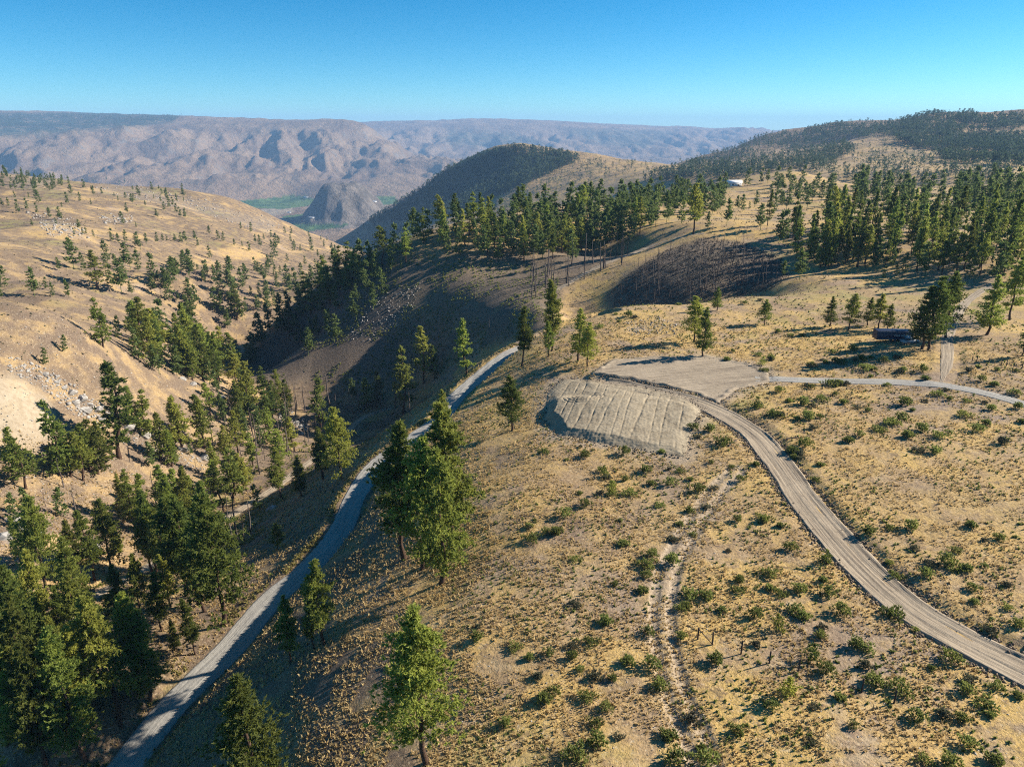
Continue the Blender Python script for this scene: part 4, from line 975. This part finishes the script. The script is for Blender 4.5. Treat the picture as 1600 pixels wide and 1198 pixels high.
tuft_field("dry_grass", x, y, rngp.uniform(0.12, 0.33, len(x)) * (0.75 + np.hypot(x, y) / 260) * (0.55 + 0.75 * rngp.random(len(x)) ** 2 + 0.15 * (np.arctan2(x, y) < -0.03)), M_GRASS, 3, 0.9, 0.3, rngp)
x, y = scatter(12000, 42, 230, -0.10, 0.75, 0.75)
k = off_roads(x, y) & (fbm(x, y, 16.0, 3) > -0.08); x, y = x[k], y[k]
tuft_field("low_scrub", x, y, rngp.uniform(0.10, 0.32, len(x)) * (0.8 + np.hypot(x, y) / 260), M_SHRUB, 7, 0.6, 0.36, rngp)
# sparse scrub on the canyon sides and the far slopes
x, y = scatter(20000, 120, 900, -0.72, 0.70, 0.9)
k = off_roads(x, y) & (fbm(x, y, 40.0, 3) > -0.05); x, y = x[k], y[k]
tuft_field("hillside_scrub", x, y, rngp.uniform(0.14, 0.45, len(x)) * (0.8 + np.hypot(x, y) / 700), M_SAGE, 5, 0.5, 0.4, rngp)

# burnt brush and downed sticks on the blackened hillside
P = np.array([(960,488),(955,455),(990,424),(1040,391),(1100,371),(1165,380),(1220,405),(1236,432),(1200,455),(1100,472)], float)
u = rngp.uniform(925, 1240, 9000); v = rngp.uniform(370, 490, 9000); k = inside(u, v, P); x, y, z, r = hit(u[k], v[k]); k = (r > 225) & (r < 350)
tuft_field("burnt_brush", x[k], y[k], rngp.uniform(0.3, 0.75, k.sum()), M_DEADWOOD, 5, 0.7, 0.16, rngp)
# green weeds that catch the run-off along the gravel road
k = rngp.integers(0, len(road_p) - 1, 2600); tt_ = np.gradient(road_p[:, :2], axis=0); tt_ /= np.linalg.norm(tt_, axis=1)[:, None]
sd = np.where(rngp.random(2600) < 0.8, -1, 1) * (2.6 + np.abs(rngp.normal(0, 1.0, 2600)))
x = road_p[k, 0] + tt_[k, 1] * sd + rngp.normal(0, 0.3, 2600); y = road_p[k, 1] - tt_[k, 0] * sd + rngp.normal(0, 0.3, 2600)
k = fbm(x, y, 9.0, 2) > -0.1
M_WEED = leaf_material("roadside_weeds", (0.17, 0.16, 0.05), (0.30, 0.27, 0.08), 0.35, 1.0)
tuft_field("roadside_weeds", x[k], y[k], rngp.uniform(0.2, 0.5, k.sum()), M_WEED, 6, 0.7, 0.33, rngp)
# brush in the canyon bottom
x, y = scatter(12000, 110, 420, -0.62, -0.02, 1.0); gz = hz(x, y)
d_, _z = near_path(x, y, gulch_p)
k = off_roads(x, y) & (d_ < 22) & (fbm(x, y, 11.0, 2) > 0.0); x, y = x[k], y[k]
tuft_field("canyon_brush", x, y, rngp.uniform(0.3, 0.8, len(x)), M_SHRUB, 6, 0.6, 0.36, rngp)

# dark brush over the shaded flank of the ridge
P = np.array([(420,590),(520,470),(640,395),(870,420),(880,490),(700,575),(560,600)], float)
u = rngp.uniform(400, 890, 9000); v = rngp.uniform(390, 610, 9000); k = inside(u, v, P); x, y, z, r = hit(u[k], v[k]); k = (r > 190) & (r < 470)
x, y = x[k], y[k]; k = off_roads(x, y) & (fbm(x, y, 18.0, 3) > -0.1); x, y = x[k], y[k]
tuft_field("ridge_brush", x, y, rngp.uniform(0.25, 0.75, len(x)), M_SHRUB, 6, 0.5, 0.36, rngp)

# ------------------------------------------------------------------ rocks
def rock_mesh(seed):
    import bmesh
    rng = np.random.default_rng(seed); bm = bmesh.new(); bmesh.ops.create_icosphere(bm, subdivisions=2, radius=1.0)
    for v in bm.verts:
        d = np.array(v.co); pl = [1.0]
        for k in range(9):
            n = np.random.default_rng(seed * 31 + k).normal(size=3); n /= np.linalg.norm(n)
            c = d @ n
            if c > 0.05: pl.append(np.random.default_rng(seed * 17 + k).uniform(0.55, 0.9) / c)
        v.co = d * min(pl)
    me = bpy.data.meshes.new("boulder"); bm.to_mesh(me); bm.free(); me.materials.append(M_ROCK); return me
ROCKS = [rock_mesh(700 + i) for i in range(5)]
spots = [(70,585),(88,596),(112,612),(126,622),(140,632),(152,640),(158,655),(132,640),(118,628),(100,606),(200,668),(225,680),(255,692),(285,702),(320,716),(450,655),(462,660),(470,668),(440,650),(478,672),(285,592),(300,600),(344,622),(20,815),(36,826),(52,838),(12,836),(64,850),(425,795),(148,855)]
x, y, z, r = hit([s[0] for s in spots], [s[1] for s in spots])
for i in range(len(spots)):
    s = rngp.uniform(0.8, 1.9); o = link("boulder", ROCKS[i % 5], None, (x[i], y[i], z[i] - 0.1 * s), i, (s * 1.3, s, s * 0.75))
    u, v = spots[i]
    w = "in the pale outcrop down the tan canyon side" if v < 720 and u < 340 else ("at the rocky foot of the tan spur by the canyon bottom" if u > 340 else "in the rock pile among pines below the canyon side")
    tag(o, "angular grey boulder " + w, "boulder", "boulders " + w)
V, Fc, n = [], [], 0
def rubble(poly, cnt, smin, smax):
    global n
    P = np.array(poly, float); u = rngp.uniform(P[:, 0].min(), P[:, 0].max(), cnt * 3); v = rngp.uniform(P[:, 1].min(), P[:, 1].max(), cnt * 3)
    k = inside(u, v, P); u, v = u[k][:cnt], v[k][:cnt]; x, y, z, r = hit(u, v)
    oct_ = np.array([[1,0,0],[-1,0,0],[0,1,0],[0,-1,0],[0,0,1],[0,0,-1]], float); fo = np.array([[0,2,4],[2,1,4],[1,3,4],[3,0,4],[2,0,5],[1,2,5],[3,1,5],[0,3,5]])
    for i in range(len(u)):
        s = rngp.uniform(smin, smax) * rngp.uniform(0.6, 1.2, 3)
        V.append((oct_ + rngp.normal(size=(6, 3)) * 0.25) * s * [1, 1, 0.7] + [x[i], y[i], z[i]]); Fc.append(fo + n); n += 6
rubble([(15,555),(70,575),(130,610),(170,640),(165,675),(110,645),(60,605),(10,580)], 320, 0.2, 0.7)
rubble([(190,655),(260,685),(345,712),(335,740),(250,716),(185,690)], 220, 0.2, 0.6)
rubble([(420,635),(455,640),(488,665),(470,682),(430,668)], 90, 0.3, 0.9)
rubble([(560,450),(660,440),(640,500),(580,535),(540,530)], 380, 0.2, 0.55)
rubble([(40,330),(115,340),(140,372),(80,370)], 160, 0.5, 1.6)
rubble([(150,333),(205,335),(208,352),(160,350)], 60, 0.5, 1.8)
rubble([(0,480),(400,560),(440,680),(300,760),(0,800)], 700, 0.12, 0.34)
rubble([(975,503),(1030,496),(1065,508),(1055,522),(985,524)], 200, 0.12, 0.4)
rubble([(760,840),(980,780),(1600,900),(1600,1198),(700,1198)], 600, 0.05, 0.14)
rubble([(150,280),(330,310),(440,345),(430,370),(300,330),(140,300)], 260, 0.6, 1.8)
o = link("rubble", mesh_np("rubble", np.concatenate(V), np.concatenate(Fc), M_ROCK)); o["kind"] = "stuff"

# clods thrown up along the graded driveway and round the pad
V, Fc, n = [], [], 0
def clods(x, y, s0, s1):
    global n
    z = hz(x, y); oct_ = np.array([[1,0,0],[-1,0,0],[0,1,0],[0,-1,0],[0,0,1],[0,0,-1]], float); fo = np.array([[0,2,4],[2,1,4],[1,3,4],[3,0,4],[2,0,5],[1,2,5],[3,1,5],[0,3,5]])
    for i in range(len(x)):
        V.append((oct_ + rngp.normal(size=(6, 3)) * 0.3) * rngp.uniform(s0, s1) * [1, 1, 0.8] + [x[i], y[i], z[i] + 0.05]); Fc.append(fo + n); n += 6
tt_ = np.gradient(drive_p[:, :2], axis=0); tt_ /= np.linalg.norm(tt_, axis=1)[:, None]
k = rngp.integers(0, len(drive_p), 2600); sd = np.where(rngp.random(2600) < 0.5, -1, 1) * (2.45 + np.abs(rngp.normal(0, 0.38, 2600)))
clods(drive_p[k, 0] + tt_[k, 1] * sd + rngp.normal(0, .3, 2600), drive_p[k, 1] - tt_[k, 0] * sd + rngp.normal(0, .3, 2600), 0.07, 0.24)
for P_, m_ in ((pad_w, 700), (fill_w, 900)):
    e_ = rngp.integers(0, len(P_), m_); t_ = rngp.random(m_)[:, None]; q_ = P_[e_] * (1 - t_) + P_[(e_ + 1) % len(P_)] * t_ + rngp.normal(0, 0.8, (m_, 2)); clods(q_[:, 0], q_[:, 1], 0.06, 0.22)
M_CLOD = simple("moist_clods", (0.13, 0.10, 0.072), (0.20, 0.155, 0.11), 1.5)
o = link("dirt_clods", mesh_np("dirt_clods", np.concatenate(V), np.concatenate(Fc), M_CLOD)); o["kind"] = "stuff"

# ------------------------------------------------------------------ fences
M_POST = simple("weathered_post", (0.07, 0.05, 0.04), (0.035, 0.028, 0.024), 6.0, 0.95, 0.3)
def post_mesh(seed, h):
    rng = np.random.default_rng(seed); mb = MB()
    mb.tube([[0, 0, -0.3], [0.01, 0, 0.5 * h], [rng.normal(0, 0.03), rng.normal(0, 0.03), h]], [0.085, 0.08, 0.075], 6)
    return mb.mesh("post", M_POST, True)
def fence(px, h, label, brace=False):
    x, y, z, r = hit([p[0] for p in px], [p[1] for p in px])
    e = bpy.data.objects.new("fence", None); COL.objects.link(e); e.location = (x[0], y[0], z[0]); tag(e, label, "fence")
    ms = [post_mesh(i, h * (0.95 + 0.05 * (i % 3))) for i in range(3)]
    for i in range(len(px)): link("post", ms[i % 3], e, (x[i] - x[0], y[i] - y[0], z[i] - z[0]), i * 0.9)
    if brace:
        mb = MB(); mb.tube([[0, 0, h * 0.85], [(x[1] - x[0]) / 2, (y[1] - y[0]) / 2, h * 0.45], [x[1] - x[0], y[1] - y[0], z[1] - z[0] + 0.1]], [0.05, 0.05, 0.05], 5)
        link("brace", mb.mesh("brace", M_POST, True), e)
fence([(1066 + a / 2.994, 798 + b_ / 2.994) for a, b_ in [(72,600),(140,625),(275,668),(407,712),(543,752),(838,848),(990,898)]], 1.5, "row of old dark wooden fence posts with a diagonal brace crossing the bench", True)
fence([(1320 + a / 5.714, 400 + b_ / 5.714) for a, b_ in [(850,915),(1135,945),(1175,950),(1283,960),(1395,975),(1440,985),(1508,995),(1580,1005)]], 1.3, "line of thin fence posts in the meadow beside the gravel spur")

# ------------------------------------------------------------------ trailer, car, houses
M_BLUE = simple("navy_paint", (0.007, 0.018, 0.055), (0.006, 0.014, 0.042), 1.0, 0.4, 0.0, 0.5)
M_WHITE = simple("white_paint", (0.78, 0.78, 0.76), (0.68, 0.68, 0.67), 2.0, 0.6)
M_TYRE = simple("rubber", (0.02, 0.02, 0.02), (0.03, 0.03, 0.03), 4.0, 0.9)
M_GLASS = simple("dark_glass", (0.02, 0.03, 0.04), (0.03, 0.04, 0.05), 1.0, 0.1, 0.0, 0.6)
M_GREY = simple("silver_paint", (0.30, 0.31, 0.33), (0.26, 0.27, 0.29), 1.0, 0.35, 0.0, 0.5)
M_BLUEROOF = simple("blue_metal_roof", (0.03, 0.13, 0.30), (0.025, 0.11, 0.26), 1.0, 0.5, 0.0, 0.4)
def prism(mb, prof, x0, x1):
    """extrude a y-z outline along x"""
    k = len(prof); v = [(x0, p[0], p[1]) for p in prof] + [(x1, p[0], p[1]) for p in prof]
    mb.add(v, [[i, (i + 1) % k, k + (i + 1) % k, k + i] for i in range(k)])
    c = len(v); mid0 = np.mean(v[:k], 0); mid1 = np.mean(v[k:], 0)
    for w, off in ((mid0, 0), (mid1, k)):
        for i in range(0, k - 1, 2):
            mb.add([w, v[off + i], v[off + (i + 1) % k], v[off + (i + 2) % k]], [[0, 1, 2, 3]])
def wheel(parent, x, y, r=0.38):
    mb = MB(); mb.tube([[x, y - 0.12, r], [x, y, r], [x, y + 0.12, r]], [r, r, r], 14)
    w = link("wheel", mb.mesh("wheel", M_TYRE, False), parent)
    mb = MB(); mb.tube([[x, y - 0.14, r], [x, y, r], [x, y + 0.14, r]], [r * 0.5] * 3, 10)
    link("rim", mb.mesh("rim", M_GREY, False), w)
def at(u, v): return [float(q[0]) for q in hit([u], [v])]
x, y, z, r = at(1395, 533)
t = bpy.data.objects.new("cargo_trailer", None); COL.objects.link(t); t.location = (x, y, z); t.rotation_euler = (0, 0, -0.08)
tag(t, "long navy blue enclosed trailer with pale lettering parked under the meadow pines", "trailer")
mb = MB(); prism(mb, [(-1.2,0.65),(1.2,0.65),(1.25,0.8),(1.25,2.55),(1.05,2.8),(-1.05,2.8),(-1.25,2.55),(-1.25,0.8)], -4.4, 3.9); link("body", mb.mesh("trailer_body", M_BLUE), t)
mb = MB(); mb.quad_box((0, -1.262, 2.6), (8.2, 0.02, 0.06)); mb.quad_box((0, -1.262, 0.86), (8.2, 0.02, 0.05)); link("trim", mb.mesh("trim", M_GREY), t)
mb = MB(); mb.tube([[3.9, 0, 0.62], [4.7, 0, 0.6], [5.4, 0, 0.6]], [0.06] * 3, 5); link("hitch", mb.mesh("hitch", M_GREY), t)
for xx in (-1.0, -0.05):
    for yy in (-1.12, 1.12): wheel(t, xx, yy)
mb = MB()       # worn lettering on the side: too faded in the photo to read, so only its strokes
for i, (xx, w, hh) in enumerate([(-0.35,.1,.34),(-0.15,.2,.08),(0.1,.1,.34),(0.28,.18,.1),(0.55,.1,.34),(0.72,.1,.3),(1.25,.1,.36),(1.42,.2,.09),(1.7,.1,.34),(1.92,.1,.34),(2.12,.16,.1)]): mb.quad_box((xx, -1.264, 1.75), (w, 0.012, hh))
mb.quad_box((2.75, -1.264, 1.72), (0.85, 0.012, 0.36)); link("lettering", mb.mesh("lettering", M_WHITE), t)
# small car nosed up to the trailer
x, y, z, r = at(1421, 536)
c = bpy.data.objects.new("car", None); COL.objects.link(c); c.location = (x, y, z); c.rotation_euler = (0, 0, 0.25)
tag(c, "dusty grey car half hidden at the end of the navy trailer", "car")
mb = MB()
def loft(rows_):
    """rows of (x, halfwidth, zlow, zhigh)"""
    v = []
    for X, w, a_, b_ in rows_: v += [(X, -w, a_), (X, w, a_), (X, w * 0.94, b_), (X, -w * 0.94, b_)]
    k = len(rows_); f = []
    for i in range(k - 1):
        for j in range(4): f.append([i * 4 + j, i * 4 + (j + 1) % 4, (i + 1) * 4 + (j + 1) % 4, (i + 1) * 4 + j])
    f += [[3, 2, 1, 0], [(k - 1) * 4 + j for j in range(4)]]; return v, f
mb.add(*loft([(-2.1,.72,.35,.7),(-2.0,.82,.28,.86),(-1.0,.86,.25,.95),(1.0,.86,.25,.92),(1.8,.84,.28,.8),(2.1,.74,.35,.62)])); link("body", mb.mesh("car_body", M_GREY), c)
mb = MB(); mb.add(*loft([(-1.7,.74,.9,.95),(-1.2,.72,.9,1.4),(0.2,.72,.9,1.42),(0.95,.72,.88,.95)])); link("cabin", mb.mesh("cabin", M_GLASS), c)
mb = MB(); mb.add(*loft([(-1.22,.70,1.38,1.43),(-0.5,.71,1.4,1.47),(0.22,.70,1.4,1.44)])); link("roof", mb.mesh("car_roof", M_GREY), c)
for xx in (-1.3, 1.3):
    for yy in (-0.8, 0.8): wheel(c, xx, yy, 0.32)

def house(u, v, L, Wd, H, pitch, rz, roofm, label, wins, sink=0.4):
    x, y, z, r = at(u, v)
    e = bpy.data.objects.new("house", None); COL.objects.link(e); e.location = (x, y, z - sink); e.rotation_euler = (0, 0, rz); tag(e, label, "house")
    mb = MB(); mb.quad_box((0, 0, H / 2), (L, Wd, H)); g = Wd / 2 * pitch
    for sx in (-1, 1): mb.add([(sx * L / 2, -Wd / 2, H), (sx * L / 2, Wd / 2, H), (sx * L / 2, 0.01, H + g), (sx * L / 2, -0.01, H + g)], [[0, 1, 2, 3]])
    link("wall", mb.mesh("house_wall", M_WHITE), e)
    mb = MB(); o_ = 0.5
    for sy in (-1, 1):
        a_ = np.array([(-L / 2 - o_, sy * (Wd / 2 + o_), H - o_ * pitch + .05), (L / 2 + o_, sy * (Wd / 2 + o_), H - o_ * pitch + .05), (L / 2 + o_, 0, H + g + .05), (-L / 2 - o_, 0, H + g + .05)])
        mb.add(np.r_[a_, a_ + [0, 0, 0.15]], [[0, 1, 2, 3], [4, 7, 6, 5], [0, 4, 5, 1], [2, 6, 7, 3], [0, 3, 7, 4], [1, 5, 6, 2]])
    link("roof", mb.mesh("house_roof", roofm), e)
    for xx in wins:
        mb = MB(); mb.quad_box((xx, -Wd / 2 - 0.02, H * 0.55), (1.5, 0.06, 1.3)); w = link("window", mb.mesh("window", M_GLASS), e)
        mb = MB()
        for q, d in (((xx, 0.7), (1.7, .12)), ((xx, -0.7), (1.7, .12))): mb.quad_box((xx, -Wd / 2 - 0.05, H * 0.55 + q[1]), (d[0], 0.1, d[1]))
        link("frame", mb.mesh("window_frame", M_WHITE), w)
    mb = MB(); mb.quad_box((L * 0.28, -Wd / 2 - 0.03, 1.05), (1.0, 0.08, 2.1)); link("door", mb.mesh("door", M_POST), e)
house(1020, 303, 12, 9, 4.6, 0.75, 0.5, M_BLUEROOF, "white house with a steep blue metal roof among the ridge pines", (-4.2, -1.6, 1.0))
house(1146, 291, 13, 9, 3.6, 0.42, -0.2, M_WHITE, "low white house with a bright pale roof beyond the green lawn", (-4.0, -1.0))

# valley farm buildings
k = 0
for u, v, L, lab in [(478,309,26,"white packing shed beside the far orchard under the mountains"), (452,333,18,"pale farm shed on the bare ground by the orchards"), (487,341,22,"white farm building at the foot of the rocky butte"), (585,316,20,"small pale barn in the field behind the rocky butte")]:
    x, y, z, r = at(u, v)
    if r < 2000: continue
    e = bpy.data.objects.new("farm_shed", None); COL.objects.link(e); e.location = (x, y, z); e.rotation_euler = (0, 0, 0.2 * k); tag(e, lab, "shed"); k += 1
    mb = MB(); mb.quad_box((0, 0, 2.5), (L, L * 0.5, 5)); link("wall", mb.mesh("shed_wall", M_WHITE), e)
    mb = MB(); prism(mb, [(-L * .28, 5.02), (L * .28, 5.02), (0.2, 8), (-0.2, 8)], -L * 0.52, L * 0.52); link("roof", mb.mesh("shed_roof", M_GREY), e)

# ------------------------------------------------------------------ haze: the air itself
hb = MB(); zt = float(ZZ.max()) + 40.0; zb = float(ZZ.min()) - 1.5
hb.quad_box((0, 9000, (zt + zb) / 2), (34000, 22000, zt - zb))
hm = bpy.data.materials.new("haze"); hm.use_nodes = True; nt = hm.node_tree
nt.nodes.remove(nt.nodes["Principled BSDF"])
vol = nd(nt, "ShaderNodeVolumePrincipled", {"Color": (0.36, 0.62, 1.0, 1), "Density": 7.0e-5, "Anisotropy": 0.0})
nt.links.new(vol.outputs[0], nt.nodes["Material Output"].inputs["Volume"])
o = link("haze", hb.mesh("haze", hm)); o["kind"] = "stuff"
